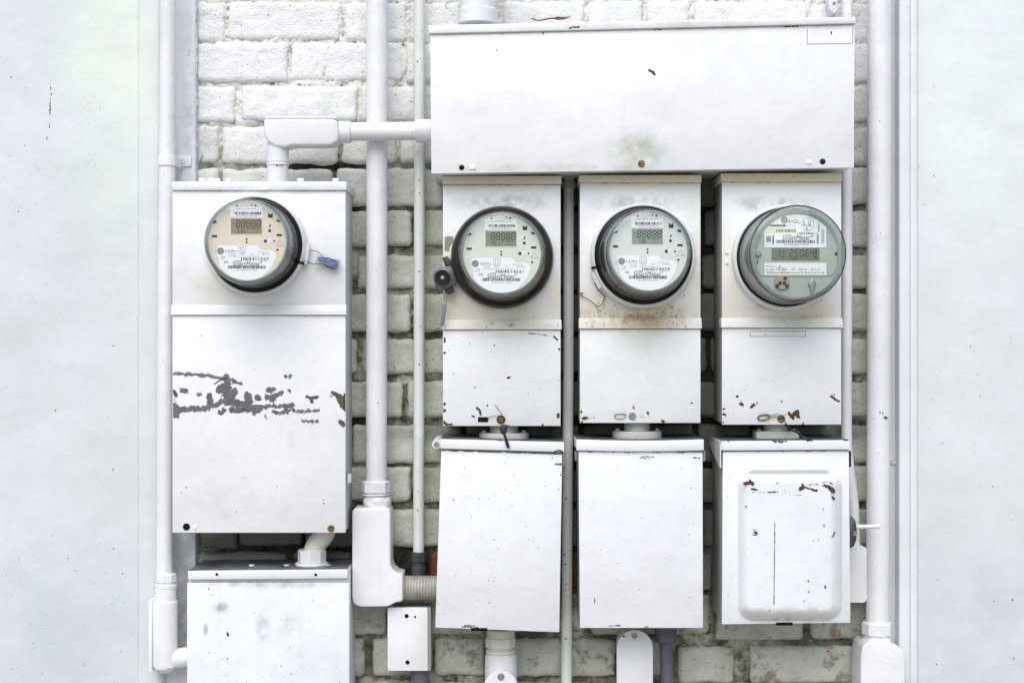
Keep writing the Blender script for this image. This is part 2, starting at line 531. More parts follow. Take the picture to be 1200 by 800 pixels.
    def build(self, name, mat, parent=None, off=None, smooth=True, angle=0.6, kind=None):
        if off is None:
            off = ORG.get(parent.name, Vector()) if parent is not None else Vector()
        me = bpy.data.meshes.new(name)
        me.from_pydata([(p[0] - off[0], p[1] - off[1], p[2] - off[2]) for p in self.v], [], self.f)
        me.validate()
        me.update()
        if smooth:
            me.shade_smooth()
            if self.flat and len(me.polygons) == len(self.f):
                for i in self.flat:
                    me.polygons[i].use_smooth = False
            me.set_sharp_from_angle(angle=angle)
        me.materials.append(mat)
        o = bpy.data.objects.new(name, me)
        COL.objects.link(o)
        if parent is not None:
            o.parent = parent
        ORG[o.name] = Vector(off)
        if kind:
            o['kind'] = kind
        return o

def smooth_path(pts, sub):
    P = [Vector(p) for p in pts]
    out = []
    for i in range(len(P) - 1):
        p0, p1, p2, p3 = P[max(i - 1, 0)], P[i], P[i + 1], P[min(i + 2, len(P) - 1)]
        for s in range(sub):
            t = s / sub
            out.append(tuple(0.5 * ((2 * p1) + (p2 - p0) * t + (2 * p0 - 5 * p1 + 4 * p2 - p3) * t * t + (3 * p1 - p0 - 3 * p2 + p3) * t ** 3)))
    out.append(tuple(P[-1]))
    return out

def thing(name, label, cat, loc, group=None, local=False):
    o = bpy.data.objects.new(name, None)
    COL.objects.link(o)
    o.empty_display_size = 0.03
    o.location = loc
    o['label'] = label
    o['category'] = cat
    if group:
        o['group'] = group
    ORG[o.name] = Vector() if local else Vector(loc)
    return o

def rrect(x0, x1, y0, y1, r, n=5):
    pts = []
    for cx, cy, a0 in ((x1 - r, y0 + r, -90), (x1 - r, y1 - r, 0), (x0 + r, y1 - r, 90), (x0 + r, y0 + r, 180)):
        for i in range(n + 1):
            a = math.radians(a0 + 90 * i / n)
            pts.append((cx + r * math.cos(a), cy + r * math.sin(a)))
    return pts

def circ(cx, cy, r, n=24):
    return [(cx + r * math.cos(2 * math.pi * i / n), cy + r * math.sin(2 * math.pi * i / n)) for i in range(n)]

# fractal value noise on numpy arrays
_TAB = rng.random((256, 256))
def vnoise(x, y):
    xi, yi = np.floor(x).astype(int), np.floor(y).astype(int)
    fx, fy = x - xi, y - yi
    fx, fy = fx * fx * (3 - 2 * fx), fy * fy * (3 - 2 * fy)
    a, b = _TAB[xi & 255, yi & 255], _TAB[(xi + 1) & 255, yi & 255]
    c, d = _TAB[xi & 255, (yi + 1) & 255], _TAB[(xi + 1) & 255, (yi + 1) & 255]
    return (a * (1 - fx) + b * fx) * (1 - fy) + (c * (1 - fx) + d * fx) * fy

def fbm(x, y, o=4):
    s, a, t = 0, 0.5, 0
    for i in range(o):
        s = s + a * vnoise(x * 2 ** i + 17.3 * i, y * 2 ** i + 5.1 * i)
        t += a
        a *= 0.5
    return s / t - 0.5

def blotch(name, parent, mat, d, strokes, rough=1.0, freq=0.25, step=0.55, eps=0.0003, kind='stuff', clip=None, grow=0.0, seed=None):
    """ragged bare patches: strokes = [(points in pixels, radius in pixels)], outline frayed by noise"""
    allp = np.array([p for s in strokes for p in s[0]], float)
    if name == 'rust_patch':
        grow += 0.45
    mr = max(s[1] for s in strokes) + 3
    x0, y0 = allp.min(0) - mr
    x1, y1 = allp.max(0) + mr
    nx, ny = int((x1 - x0) / step) + 2, int((y1 - y0) / step) + 2
    X, Y = np.meshgrid(x0 + step * np.arange(nx), y0 + step * np.arange(ny))
    F = np.full(X.shape, -99.0)
    for pts, r in strokes:
        if len(pts) == 1:
            pts = [pts[0], (pts[0][0] + 0.01, pts[0][1])]
        for (ax, ay), (bx, by) in zip(pts[:-1], pts[1:]):
            vx, vy = bx - ax, by - ay
            t = np.clip(((X - ax) * vx + (Y - ay) * vy) / (vx * vx + vy * vy + 1e-9), 0, 1)
            F = np.maximum(F, r + grow - np.hypot(X - ax - t * vx, Y - ay - t * vy))
    sd = random.random() * 50 if seed is None else seed
    F = F + rough * 5.0 * fbm(X * freq + sd, Y * freq + sd, 4)
    if clip:
        F = np.minimum(F, np.minimum(np.minimum(X - clip[0], clip[1] - X), np.minimum(Y - clip[2], clip[3] - Y)))
    gy, gx = np.gradient(F, step)
    C = (F[:-1, :-1] + F[1:, :-1] + F[:-1, 1:] + F[1:, 1:]) / 4 > 0
    jj, ii = np.nonzero(C)
    if not len(jj):
        return None
    used = np.zeros(F.shape, int)
    for dj in (0, 1):
        for di in (0, 1):
            used[jj + dj, ii + di] += 1
    g2 = gx * gx + gy * gy + 1e-3
    mv = used < 4
    sh = np.clip(F / g2, -0.8 * step * 10, 0.8 * step * 10)
    X2 = np.where(mv, X - np.clip(sh * gx, -step * .7, step * .7), X)
    Y2 = np.where(mv, Y - np.clip(sh * gy, -step * .7, step * .7), Y)
    idx = -np.ones(F.shape, int)
    vj, vi = np.nonzero(used)
    idx[vj, vi] = np.arange(len(vj))
    dd = d + eps
    vs = [tuple(W(X2[a, b], Y2[a, b], dd)) for a, b in zip(vj, vi)]
    fs = [(idx[a + 1, b], idx[a + 1, b + 1], idx[a, b + 1], idx[a, b]) for a, b in zip(jj, ii)]
    return MB().add(vs, fs).build(name, mat, parent, smooth=False, kind=kind)

def dots(name, parent, mat, d, area, n, rmin, rmax, eps=0.00035, seed=1, weight=None):
    """many tiny irregular flecks scattered in a pixel rectangle"""
    r = random.Random(seed)
    mb = MB()
    x0, x1, y0, y1 = area
    k = 0
    tries = 0
    while k < n and tries < n * 20:
        tries += 1
        x, y = r.uniform(x0, x1), r.uniform(y0, y1)
        if weight and r.random() > weight(x, y):
            continue
        k += 1
        rad = rmin + (rmax - rmin) * r.random() ** 3
        a0 = r.uniform(0, 6.3)
        st = r.uniform(0.6, 1.0)
        pts = []
        for i in range(7):
            a = -2 * math.pi * i / 7
            q = rad * r.uniform(0.65, 1.25)
            ux, uy = q * math.cos(a), q * math.sin(a) * st
            pts.append((x + ux * math.cos(a0) - uy * math.sin(a0), y + ux * math.sin(a0) + uy * math.cos(a0)))
        mb.add([W(px, py, d + eps) for px, py in pts], [tuple(range(7))[::-1]])
    return mb.build(name, mat, parent, smooth=False, kind='stuff')

_TXT = {}
def text_geo(s):
    if s not in _TXT:
        cu = bpy.data.curves.new('lettering', 'FONT')
        cu.body = s
        cu.resolution_u = 2
        cu.align_x = 'CENTER'
        cu.align_y = 'CENTER'
        ob = bpy.data.objects.new('lettering', cu)
        me = ob.to_mesh()
        vs = [(v.co.x, v.co.y) for v in me.vertices]
        fs = [tuple(p.vertices) for p in me.polygons]
        ob.to_mesh_clear()
        bpy.data.objects.remove(ob)
        bpy.data.curves.remove(cu)
        if not vs:
            vs, fs = [(0, 0)], []
        xs = [v[0] for v in vs]
        ys = [v[1] for v in vs]
        cx, cy = (min(xs) + max(xs)) / 2, (min(ys) + max(ys)) / 2
        _TXT[s] = ([(x - cx, y - cy) for x, y in vs], fs, max(xs) - min(xs), max(ys) - min(ys))
    return _TXT[s]

def put_text(mb, s, place, cx, cy, w, h, slant=0.0):
    """place(x, y) -> 3D point; fitted into a w by h box"""
    vs, fs, tw, th = text_geo(s)
    if not fs:
        return
    a, b = w / max(tw, 1e-6), h / max(th, 1e-6)
    mb.add([place(cx + x * a + y * b * slant, cy + y * b) for x, y in vs], fs)

def screw(parent, px, py, rpx, d, mat, name='screw', ang=0.5, h=0.002):
    """round head in two halves with a real slot between them"""
    r = rpx * kk(d)
    c = W(px, py, d)
    mb = MB()
    mb.lathe([(r, -0.001), (r, h * 0.45), (r * 0.98, h * 0.45)], c, (0, -1, 0), 18)
    for s in (0, 1):
        pts = []
        for i in range(10):
            a = math.pi * i / 9
            x, z = r * 0.95 * math.cos(a), r * 0.95 * math.sin(a) * 0.9 + r * 0.13
            if s:
                x, z = -x, -z
            pts.append((c.x + x * math.cos(ang) - z * math.sin(ang), c.z + x * math.sin(ang) + z * math.cos(ang)))
        mb.poly3([Vector((x, c.y - h, z)) for x, z in pts], [Vector((x, c.y - h * 0.4, z)) for x, z in pts], r * 0.12, 1)
    return mb.build(name, mat, parent)

def hole(parent, px, py, rpx, d, name='screw_hole', mat=None):
    c = W(px, py, d + 0.0003)
    r = rpx * kk(d)
    return MB().lathe([(r, 0.0), (r * 0.98, 0.0003), (0.0001, 0.0003)], c, (0, -1, 0), 14).build(name, mat or M['hole'], parent)

# ------------------------------------------------------------------ ground
gm = MB()
gm.add([(-150, -150, 0), (150, -150, 0), (150, 150, 0), (-150, 150, 0)], [(0, 1, 2, 3)])
go = gm.build('ground', M['ground'], smooth=False)
go['kind'] = 'structure'

# ------------------------------------------------------------------ brick wall
wall = thing('brick_wall', 'old white painted brick wall behind all the meters and conduits', 'wall', (0, 0, 0))
MB().poly3([Vector((x, 0.03, z)) for x, z in ((-3.2, 0.0), (3.2, 0.0), (3.2, 3.4), (-3.2, 3.4))],
           [Vector((x, 0.25, z)) for x, z in ((-3.2, 0.0), (3.2, 0.0), (3.2, 3.4), (-3.2, 3.4))]).build('backing', M['core'], wall)
# mortar bed: one rough sheet the bricks stand out of
xs = np.arange(-0.80, 0.76, 0.0042)
zs = np.arange(0.55, 2.40, 0.0042)
X, Z = np.meshgrid(xs, zs)
flush = np.clip((Z - W(0, 200, 0).z + 0.12 * fbm(X * 9, Z * 9, 3)) / 0.12, 0, 1)
Hm = 0.0095 - 0.0055 * flush - (0.018 - 0.007 * flush) * fbm(X * 45, Z * 45, 4) - 0.012 * fbm(X * 160 + 9, Z * 160, 2)
nx, nz = len(xs), len(zs)
vs = np.stack([X.ravel(), Hm.ravel(), Z.ravel()], 1).tolist()
fs = []
for j in range(nz - 1):
    b = j * nx
    fs += [(b + i, b + i + 1, b + nx + i + 1, b + nx + i) for i in range(nx - 1)]
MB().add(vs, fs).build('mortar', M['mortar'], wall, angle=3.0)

rows = [(-96, -54), (-46, -4), (3, 47), (52, 96), (102, 142), (148, 191), (198, 240), (248, 288), (299, 337), (345, 387), (398, 438),
        (448, 489), (498, 541), (548, 588), (598, 640), (648, 689), (698, 741), (750, 792), (801, 843), (851, 893)]
known = {
    2: [(230, 262), (268, 398), (405, 475), (481, 583), (590, 684), (691, 752), (758, 808), (814, 945), (951, 1020)],
    3: [(230, 337), (341, 470), (477, 600)],
    4: [(230, 275), (284, 417), (424, 548)],
    5: [(230, 254), (261, 395), (402, 463), (469, 592)],
    6: [(230, 255), (261, 388), (395, 520)],
    7: [(350, 482), (489, 615)],
    8: [(285, 412), (420, 550)],
    9: [(352, 480), (487, 612)],
    10: [(425, 552)],
    11: [(345, 471), (478, 605)],
    12: [(414, 540)],
    13: [(352, 481), (487, 615)],
    14: [(235, 276), (280, 352), (358, 412), (418, 545)],
    15: [(230, 336), (343, 410), (416, 456), (504, 630)],
    16: [(356, 453), (460, 566), (572, 686), (693, 830), (840, 942), (952, 1022)],
    17: [(230, 330), (337, 405), (411, 426), (437, 501), (509, 567), (574, 660), (668, 721), (728, 786), (795, 860), (880, 1022)],
}
rb = random.Random(5)
def row_bricks(i):
    L = list(known.get(i, []))
    if not L:
        L = [(230, 230 + rb.choice((62, 125, 96)))]
    x = L[0][0] - 7
    while x > 250:
        w = min(rb.choice((128, 124, 60, 131)), x - 226)
        if x - w < 252:
            w = x - 229
        L.insert(0, (x - w, x))
        x = x - w - 7
    x = L[-1][1] + 7
    while x < 1012:
        w = rb.choice((128, 131, 126, 62))
        e = min(x + w, 1024)
        if 1024 - e < 25:
            e = 1024
        L.append((x, e))
        x = e + 7
    return L

def brick_mesh(x0, x1, y0, y1, seed):
    r = random.Random(seed)
    a, b = W(x0 - 0.6, y0 - 0.6, 0), W(x1 + 0.6, y1 + 0.6, 0)
    w, h = b.x - a.x, a.z - b.z
    cx, cz = (a.x + b.x) / 2, (a.z + b.z) / 2
    nu, nv = max(6, int(w / 0.0058)), max(6, int(h / 0.0058))
    tilt, tx, tz = r.uniform(-0.012, 0.012), r.uniform(-0.012, 0.012), r.uniform(-0.02, 0.02)
    proud = r.uniform(-0.001, 0.004)
    cor = [r.choice((0.3, 0.5, 0.8, 1.5)) for _ in range(4)]
    sd = r.random() * 60
    mb = MB()
    vs, fs = [], []
    U = [-1 + 2 * i / nu for i in range(nu + 1)]
    V = [-1 + 2 * j / nv for j in range(nv + 1)]
    for v in V:
        for u in U:
            x, z = u * w / 2, v * h / 2
            # how far from the edges, corner rounding by an individual radius
            c = cor[(0 if u < 0 else 1) + (0 if v < 0 else 2)]
            R = 0.0034 * (1 + c * 1.3)
            dx, dz = w / 2 - abs(x), h / 2 - abs(z)
            px_, pz_ = max(0, R - dx), max(0, R - dz)
            rad = math.hypot(px_, pz_)
            if rad > R:
                s = R / rad
                x = math.copysign(w / 2 - R + px_ * s, x) if px_ else x
                z = math.copysign(h / 2 - R + pz_ * s, z) if pz_ else z
            e = min(1, rad / R)
            edge = 1 if (abs(u) > 0.999 or abs(v) > 0.999) else 0
            nn = mnoise.noise(Vector((x * 28 + sd, z * 28, sd)))
            n2 = mnoise.noise(Vector((x * 95 + sd, z * 95, 3 + sd)))
            if edge:
                x += 0.0030 * nn + 0.0022 * n2
                z += 0.0030 * mnoise.noise(Vector((x * 30, z * 30, sd + 9))) + 0.0022 * n2
            dep = proud + 0.0022 * nn + 0.0016 * n2 + 0.0009 * mnoise.noise(Vector((x * 210 + sd, z * 210, 7))) - 0.0045 * (1 - math.sqrt(max(0, 1 - e * e))) + tx * x + tz * z
            X_, Z_ = x * math.cos(tilt) - z * math.sin(tilt), x * math.sin(tilt) + z * math.cos(tilt)
            vs.append((cx + X_, -dep, cz + Z_))
    n1 = nu + 1
    for j in range(nv):
        for i in range(nu):
            fs.append((j * n1 + i, j * n1 + i + 1, (j + 1) * n1 + i + 1, (j + 1) * n1 + i))
    ring = [i for i in range(n1)] + [j * n1 + nu for j in range(1, nv + 1)] + [nv * n1 + i for i in range(nu - 1, -1, -1)] + [j * n1 for j in range(nv - 1, 0, -1)]
    o = len(vs)
    for i in ring:
        p = vs[i]
        vs.append((p[0], 0.024, p[2]))
    for q in range(len(ring)):
        q2 = (q + 1) % len(ring)
        fs.append((ring[q2], ring[q], o + q, o + q2))
    return mb.add(vs, fs), Vector((cx, 0, cz))

sd = 0
for i, (t, b) in enumerate(rows):
    for (x0, x1) in row_bricks(i):
        sd += 1
        dy = rb.uniform(-1.3, 1.3)
        if i in (16, 17) and x0 > 780:
            dy += 8
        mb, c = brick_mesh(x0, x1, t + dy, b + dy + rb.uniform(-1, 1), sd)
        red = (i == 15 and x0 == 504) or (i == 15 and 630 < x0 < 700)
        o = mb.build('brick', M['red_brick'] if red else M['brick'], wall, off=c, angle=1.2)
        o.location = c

# ------------------------------------------------------------------ side panels and trim
lp = thing('wall_panel', 'smooth white painted wall panel left of all conduits, with raised edge strip', 'wall panel', W(0, 400, 0.03))
PZ0, PZ1 = 0.0, 3.3
def upright(mb, x0, x1, d0, d1, bevel, seg=3):
    k = kk(d0)
    a, b = (x0 - 600) * k, (x1 - 600) * k
    mb.poly3([Vector((a, -d0, PZ1)), Vector((b, -d0, PZ1)), Vector((b, -d0, PZ0)), Vector((a, -d0, PZ0))],
             [Vector((a, -d1, PZ1)), Vector((b, -d1, PZ1)), Vector((b, -d1, PZ0)), Vector((a, -d1, PZ0))], bevel, seg)
    return mb
upright(MB(), -1000, 166, 0.034, -0.028, 0.004).build('panel_sheet', M['panel'], lp)
upright(MB(), 160, 190, 0.046, -0.02, 0.011, 5).build('edge_strip', M['panel'], lp)
dots('rust_fleck', lp, M['rust_bloom'], 0.034, (4, 34, 85, 265), 5, 0.7, 1.3, seed=3)
blotch('scratch', lp, M['chip_dark'], 0.034, [([(59, 98), (60, 112)], 0.25), ([(59, 116), (58.5, 134)], 0.5), ([(57.5, 145), (58, 150)], 0.5), ([(55, 160), (55, 167)], 0.2)], 0.35, 0.6, 0.4)
blotch('scuff', lp, M['scratch'], 0.034, [([(20, 672), (30, 661), (44, 656)], -0.1), ([(24, 668), (38, 658)], -0.2)], 0.3, 0.5, 0.4)
dots('paint_speck', lp, M['chip_dark'], 0.034, (0, 158, 300, 800), 34, 0.35, 1.0, seed=8)

tb = thing('trim_board', 'narrow cracked white board between left conduit and the brick', 'trim board', W(218, 400, 0.01))
M['board'] = paint('darkened board paint', (0.74, 0.75, 0.77), 0.5, 1.0, 0.5, bump=0.35, drips=0.4, stains=[
    (204, 430, 0.018, 16, 330, (0.10, 0.10, 0.10), 0.9, 0), (215, 700, 0.018, 26, 110, (0.24, 0.25, 0.235), 0.9, 12.0), (222, 120, 0.018, 12, 160, (0.5, 0.5, 0.49), 0.7, 30.0)])  # dark strip along the box side, grey green dirt at the foot
upright(MB(), 186, 229, 0.018, -0.02, 0.003).build('board', M['board'], tb)
blotch('paint_crack', tb, M['seam'], 0.018, [([(206, 137), (214, 138), (222, 135), (228, 137)], 0.0), ([(222, 60), (221, 66)], 0.2), ([(218, 150), (216, 170), (219, 200)], -0.5)], 0.3, 0.5, 0.35)
mb = MB()
for i in range(120):
    y = -20 + i * 7.2
    if random.random() < 0.8:
        x = 229.5 + random.uniform(-0.9, 0.9)
        mb.ptube([(x, y, 0.011), (x + random.uniform(-1, 1), y + random.uniform(3, 8), 0.012)], random.uniform(0.8, 1.7), 6)
mb.build('caulk_bead', M['mortar'], tb, kind='stuff')

rp = thing('wall_panel', 'smooth white painted wall panel right of all conduits, with stepped moulding', 'wall panel', W(1140, 400, 0.03))
upright(MB(), 1068, 2300, 0.030, -0.028, 0.003).build('panel_sheet', M['panel'], rp)
upright(MB(), 1053.8, 1067, 0.044, -0.02, 0.004, 4).build('moulding', M['trim'], rp)
upright(MB(), 1066, 1075.5, 0.038, -0.02, 0.004, 4).build('moulding', M['trim'], rp)
dots('rust_fleck', rp, M['rust_bloom'], 0.030, (1077, 1105, 80, 250), 6, 0.7, 1.4, seed=5)
dots('paint_speck', rp, M['chip_dark'], 0.030, (1076, 1200, 380, 800), 36, 0.4, 1.3, seed=9)
blotch('scratch', rp, M['scratch'], 0.044, [([(1060, 182), (1059, 205)], -0.2), ([(1057, 210), (1056.5, 222)], -0.2)], 0.3, 0.5, 0.35)

tb2 = thing('trim_board', 'flat grey white strip behind the thick right conduit', 'trim board', W(1040, 400, 0.0))
upright(MB(), 1018, 1051.2, 0.014, -0.02, 0.002).build('board', M['trim'], tb2)
screw(tb2, 1046.5, 540, 4.2, 0.014, M['conduit_cream'], 'screw', 0.9, 0.004)

# ------------------------------------------------------------------ conduits
def hexnut(mb, cx, y0, y1, rpx, d, n=8):
    return mb.vcyl(cx, y0, y1, rpx, d, n, 0.002)

# left conduit
c1 = thing('conduit', 'white conduit at the far left with strap and elbow fitting at its foot', 'conduit', W(192, 780, 0.07))
MB().ptube([(197.5, -60, 0.07), (196, 185, 0.07), (194, 320, 0.07), (192.6, 676, 0.07)], 9.4).build('pipe', M['conduit'], c1)
mb = MB()
hexnut(mb, 194.5, 671, 682, 12.2, 0.07)
mb.vcyl(194.5, 683.5, 688.5, 12.6, 0.07)
mb.vcyl(194.5, 681, 690, 10.5, 0.07)
mb.build('coupling', M['conduit'], c1)
mb = MB()
mb.vcyl(194, 688, 712, 12.4, 0.07)
mb.vcyl(194.3, 697, 787, 13.6, 0.07, 36, 0.012)
mb.prism([(178, 706), (182, 703), (196, 703), (196, 786), (184, 786), (179, 782)], 0.0915, 0.05, 0.004, 4)
mb.ptube([(200, 771, 0.068), (212, 770, 0.068), (226, 768, 0.068)], 11.5, sm=3)
eb = mb.build('elbow_fitting', M['conduit'], c1)
MB().prism(rrect(174, 178.5, 703, 787, 1.8), 0.090, 0.044, 0.0015).build('cover_plate', M['conduit'], eb)
mb = MB()
mb.lathe([(10.2 * kk(.07), 0), (10.9 * kk(.07), 0.001), (10.9 * kk(.07), 0.019), (10.2 * kk(.07), 0.02)], W(196, 195, 0.07), (0, 0, 1), 24)
mb.prism(rrect(203, 224, 182.5, 195, 2.5), 0.0225, 0.0185, 0.0008)
mb.prism([(203, 183), (207, 183), (207, 195), (203, 195)], 0.07, 0.02, 0.001)
st = mb.build('strap', M['conduit'], c1)
screw(st, 214, 188.5, 3.4, 0.0225, M['conduit'])

# thick conduit
c2 = thing('conduit', 'thick white conduit with puttied connector beside the widest meter box', 'conduit', W(441, 700, 0.05))
MB().ptube([(441.8, -60, 0.045), (441.6, 250, 0.045), (441, 570, 0.045)], 12.4, 28).build('pipe', M['conduit'], c2)
mb = MB()
hexnut(mb, 440.5, 563, 577, 16.8, 0.045)
mb.vcyl(440.5, 576, 597, 13.6, 0.045)
mb.vcyl(440.5, 578, 579.6, 16.4, 0.045)
mb.build('coupling', M['conduit'], c2)
mb = MB()
vs_, fs_ = [], []
for j in range(9):
    for i in range(36):
        a = 2 * math.pi * i / 36
        rr = (14.2 + 1.9 * math.sin(math.pi * j / 8) + 2.2 * mnoise.noise(Vector((math.cos(a) * 3, math.sin(a) * 3, j * 0.55)))) * kk(.045)
        p = W(442, 579.5 + j * 2.0 + math.cos(a + 1) * 1.5, 0.045)
        vs_.append((p.x + rr * math.cos(a), p.y + rr * math.sin(a), p.z))
for j in range(8):
    for i in range(36):
        fs_.append((j * 36 + i, (j + 1) * 36 + i, (j + 1) * 36 + (i + 1) % 36, j * 36 + (i + 1) % 36))
mb.add(vs_, fs_).build('sealant', M['putty'], c2, angle=2)
mb = MB()
mb.prism([(415, 595.5), (455, 595.5), (457.5, 599), (457.5, 660), (460, 667), (466, 672), (472, 673), (472, 704), (463, 706), (455, 710.5),
          (422, 711), (414, 707), (412.5, 700), (412.5, 599)], 0.08, 0.012, 0.016, 6)
mb.hcyl(452, 472, 688.5, 16.2, 0.045, 32, 0.004)
eb = mb.build('elbow_fitting', M['conduit'], c2)
blotch('mould_seam', eb, M['ink_grey'], 0.078, [([(437, 612), (437, 690)], -0.15)], 0.25, 0.3, 0.35)
blotch('paint_chip', eb, M['chip_grey'], 0.078, [([(416.5, 606), (419, 611)], 0.6)], 0.3, 0.4, 0.4)
mb = MB()
r0 = 14.6 * kk(.045)
prof = []
a, b = W(469, 688.5, .045), W(521, 688.5, .045)
L = (b - a).length
nth = 15
for i in range(nth):
    prof += [(r0 * 0.94, L * i / nth), (r0, L * (i + 0.35) / nth), (r0, L * (i + 0.65) / nth)]
mb.lathe([(r0 * 0.9, -0.001)] + prof + [(r0 * 0.9, L)], a, (b - a), 28)
mb.build('threaded_nipple', M['thread'], c2)
dots('paint_speck', c2, M['chip_dark'], 0.0665, (438, 446, 20, 560), 10, 0.3, 0.8, seed=31)

# thin conduit
c3 = thing('conduit', 'thin pale green conduit ending in a blackened fitting', 'conduit', W(490, 670, 0.03))
MB().ptube([(491.5, -60, 0.026), (491.5, 250, 0.026), (490.5, 650, 0.026)], 6.4, 20).build('pipe', M['conduit_green'], c3)
mb = MB()
hexnut(mb, 490.5, 646, 658, 9.8, 0.026)
mb.vcyl(490.5, 657, 664, 7.4, 0.026)
mb.vcyl(490.5, 663, 673, 8.6, 0.026)
mb.build('compression_fitting', M['dark_metal'], c3)
dots('paint_chip', c3, M['rust'], 0.0365, (489, 493, 60, 640), 16, 0.6, 1.5, seed=33)

# overhead branch from the left box to the long top box
c4 = thing('conduit', 'short horizontal conduit crossing from the widest meter box to the long top box', 'conduit', W(325, 210, 0.085))
mb = MB()
mb.ptube([(405, 154.5, 0.088), (497, 153.5, 0.088)], 10.8, 24)
mb.build('pipe', M['conduit'], c4)
mb = MB()
mb.prism([(309, 138), (390, 138), (396, 142), (398, 154), (396, 166), (388, 170.5), (342, 170.5), (334, 173), (322, 172), (313, 166), (308.5, 156)], 0.113, 0.062, 0.013, 5)
mb.hcyl(390, 411.5, 155, 13, 0.088)
mb.vcyl(325.5, 166, 191, 13, 0.088)
eb = mb.build('elbow_fitting', M['conduit'], c4)
MB().box(310, 395, 136, 139.5, 0.113, 0.064, 0.0012).build('cover_plate', M['conduit'], eb)
mb = MB()
mb.vcyl(325.5, 192, 194.5, 13.2, 0.088)
mb.vcyl(325.5, 190, 216, 12.4, 0.088)
mb.build('hub', M['conduit'], c4)
MB().hcyl(487.5, 508, 153.5, 13.8, 0.088).build('coupling', M['conduit'], c4)
blotch('paint_chip', c4, M['rust'], 0.1095, [([(318, 193), (327, 194), (336, 193)], 0.3)], 0.35, 0.4, 0.4)

# dark conduit between the second and third columns
c5 = thing('conduit', 'thin dull grey conduit running down between the second and third meter boxes', 'conduit', W(664, 800, 0.04))
MB().ptube([(666.5, 196, 0.04), (666.3, 400, 0.04), (665, 560, 0.04), (663.5, 870, 0.04)], 6.3, 20).build('pipe', M['conduit_green'], c5)
MB().vcyl(666.5, 212, 221, 8.2, 0.04).build('coupling', M['conduit_dull'], c5)
dots('paint_speck', c5, M['chip_dark'], 0.0505, (661, 667, 520, 800), 16, 0.4, 1.2, seed=34)

# offset conduit behind the fourth column
c6 = thing('conduit', 'thin white conduit bending behind the right edge of the fourth meter box', 'conduit', W(1000, 700, 0.04))
MB().ptube([(993, -60, 0.035), (992.5, 300, 0.035), (992, 500, 0.035), (994, 540, 0.035), (1000, 590, 0.035), (1001, 620, 0.035), (1002, 655, 0.035)], 6.3, 20, sm=4).build('pipe', M['conduit'], c6)
MB().prism(rrect(991, 1016, 640, 706, 5), 0.06, 0.02, 0.007, 4).build('elbow_fitting', M['conduit'], c6)

# right thick conduit
c7 = thing('conduit', 'thickest white conduit on the right with hexagonal coupling and elbow', 'conduit', W(1028, 790, 0.06))
MB().ptube([(1031.5, -60, 0.056), (1030.5, 300, 0.056), (1028, 735, 0.056)], 13.2, 28).build('pipe', M['conduit'], c7)
mb = MB()
hexnut(mb, 1027.5, 728, 743, 17.6, 0.056)
hexnut(mb, 1027.5, 746, 752, 17.4, 0.056)
mb.vcyl(1027.5, 742, 760, 14.8, 0.056)
mb.build('coupling', M['conduit'], c7)
mb = MB()
mb.prism([(1008.8, 768), (1011, 757), (1015, 753), (1043, 752), (1046, 755), (1053, 757), (1058.5, 762), (1061, 772), (1061.5, 900), (1008.5, 900)], 0.092, 0.018, 0.022, 8)
mb.build('elbow_fitting', M['conduit'], c7)
dots('paint_speck', c7, M['chip_dark'], 0.078, (1026, 1033, 20, 700), 10, 0.3, 0.9, seed=35)
blotch('paint_chip', c7, M['chip_dark'], 0.0775, [([(1032, 483), (1034, 484)], 1.3), ([(1037, 489), (1039, 490)], 1.2), ([(1024.5, 490)], 0.9), ([(1028, 484)], 0.3)], 0.5, 0.4, 0.4)

# hub on top of the long box
c8 = thing('conduit', 'short wide conduit stub entering the long top box from above', 'conduit', W(560, 25, 0.08))
mb = MB()
mb.ptube([(560, -70, 0.085), (560, 15, 0.085)], 21.5, 32)
mb.build('pipe', M['conduit'], c8)
mb = MB()
mb.vcyl(560, 12, 30, 23.6, 0.085, 32, 0.002)
mb.build('hub', M['conduit'], c8)

clip = thing('pipe_clip', 'small white metal clip hanging at the top edge above the long box', 'clip', W(976, 10, 0.03))
MB().prism([(970, -8), (979, -8), (982, 6), (981.5, 14), (977, 17), (973, 13), (970.5, 4)], 0.03, -0.002, 0.0025, 3).build('clip_body', M['conduit'], clip)
screw(clip, 977.5, 4, 2.0, 0.03, M['steel'])

# ------------------------------------------------------------------ bottom fittings
f1 = thing('conduit_fitting', 'white fitting with round screwed cover under the tilted disconnect box', 'fitting', W(587, 860, 0.06))
mb = MB()
mb.vcyl(587, 736, 746, 16.4, 0.055)
hexnut(mb, 586.5, 745, 757.5, 18.0, 0.055, 10)
mb.vcyl(586.5, 757, 760, 15.5, 0.055)
hexnut(mb, 586.5, 759.5, 764.5, 17.8, 0.055, 10)
mb.build('coupling', M['conduit_cream'], f1)
mb = MB()
mb.vcyl(587, 764, 900, 18.8, 0.055, 30, 0.006)
mb.build('fitting_body', M['conduit'], f1)
cv = MB().prism([(567.5 + 19.5 - 19.5 * math.cos(math.pi * i / 16), 804 - 19.5 * math.sin(math.pi * i / 16)) for i in range(17)] + [(606.5, 870), (567.5, 870)], 0.092, 0.07, 0.003, 3).build('cover_plate', M['conduit'], f1)
screw(cv, 587, 792.5, 4.2, 0.092, M['steel'], ang=0.3)

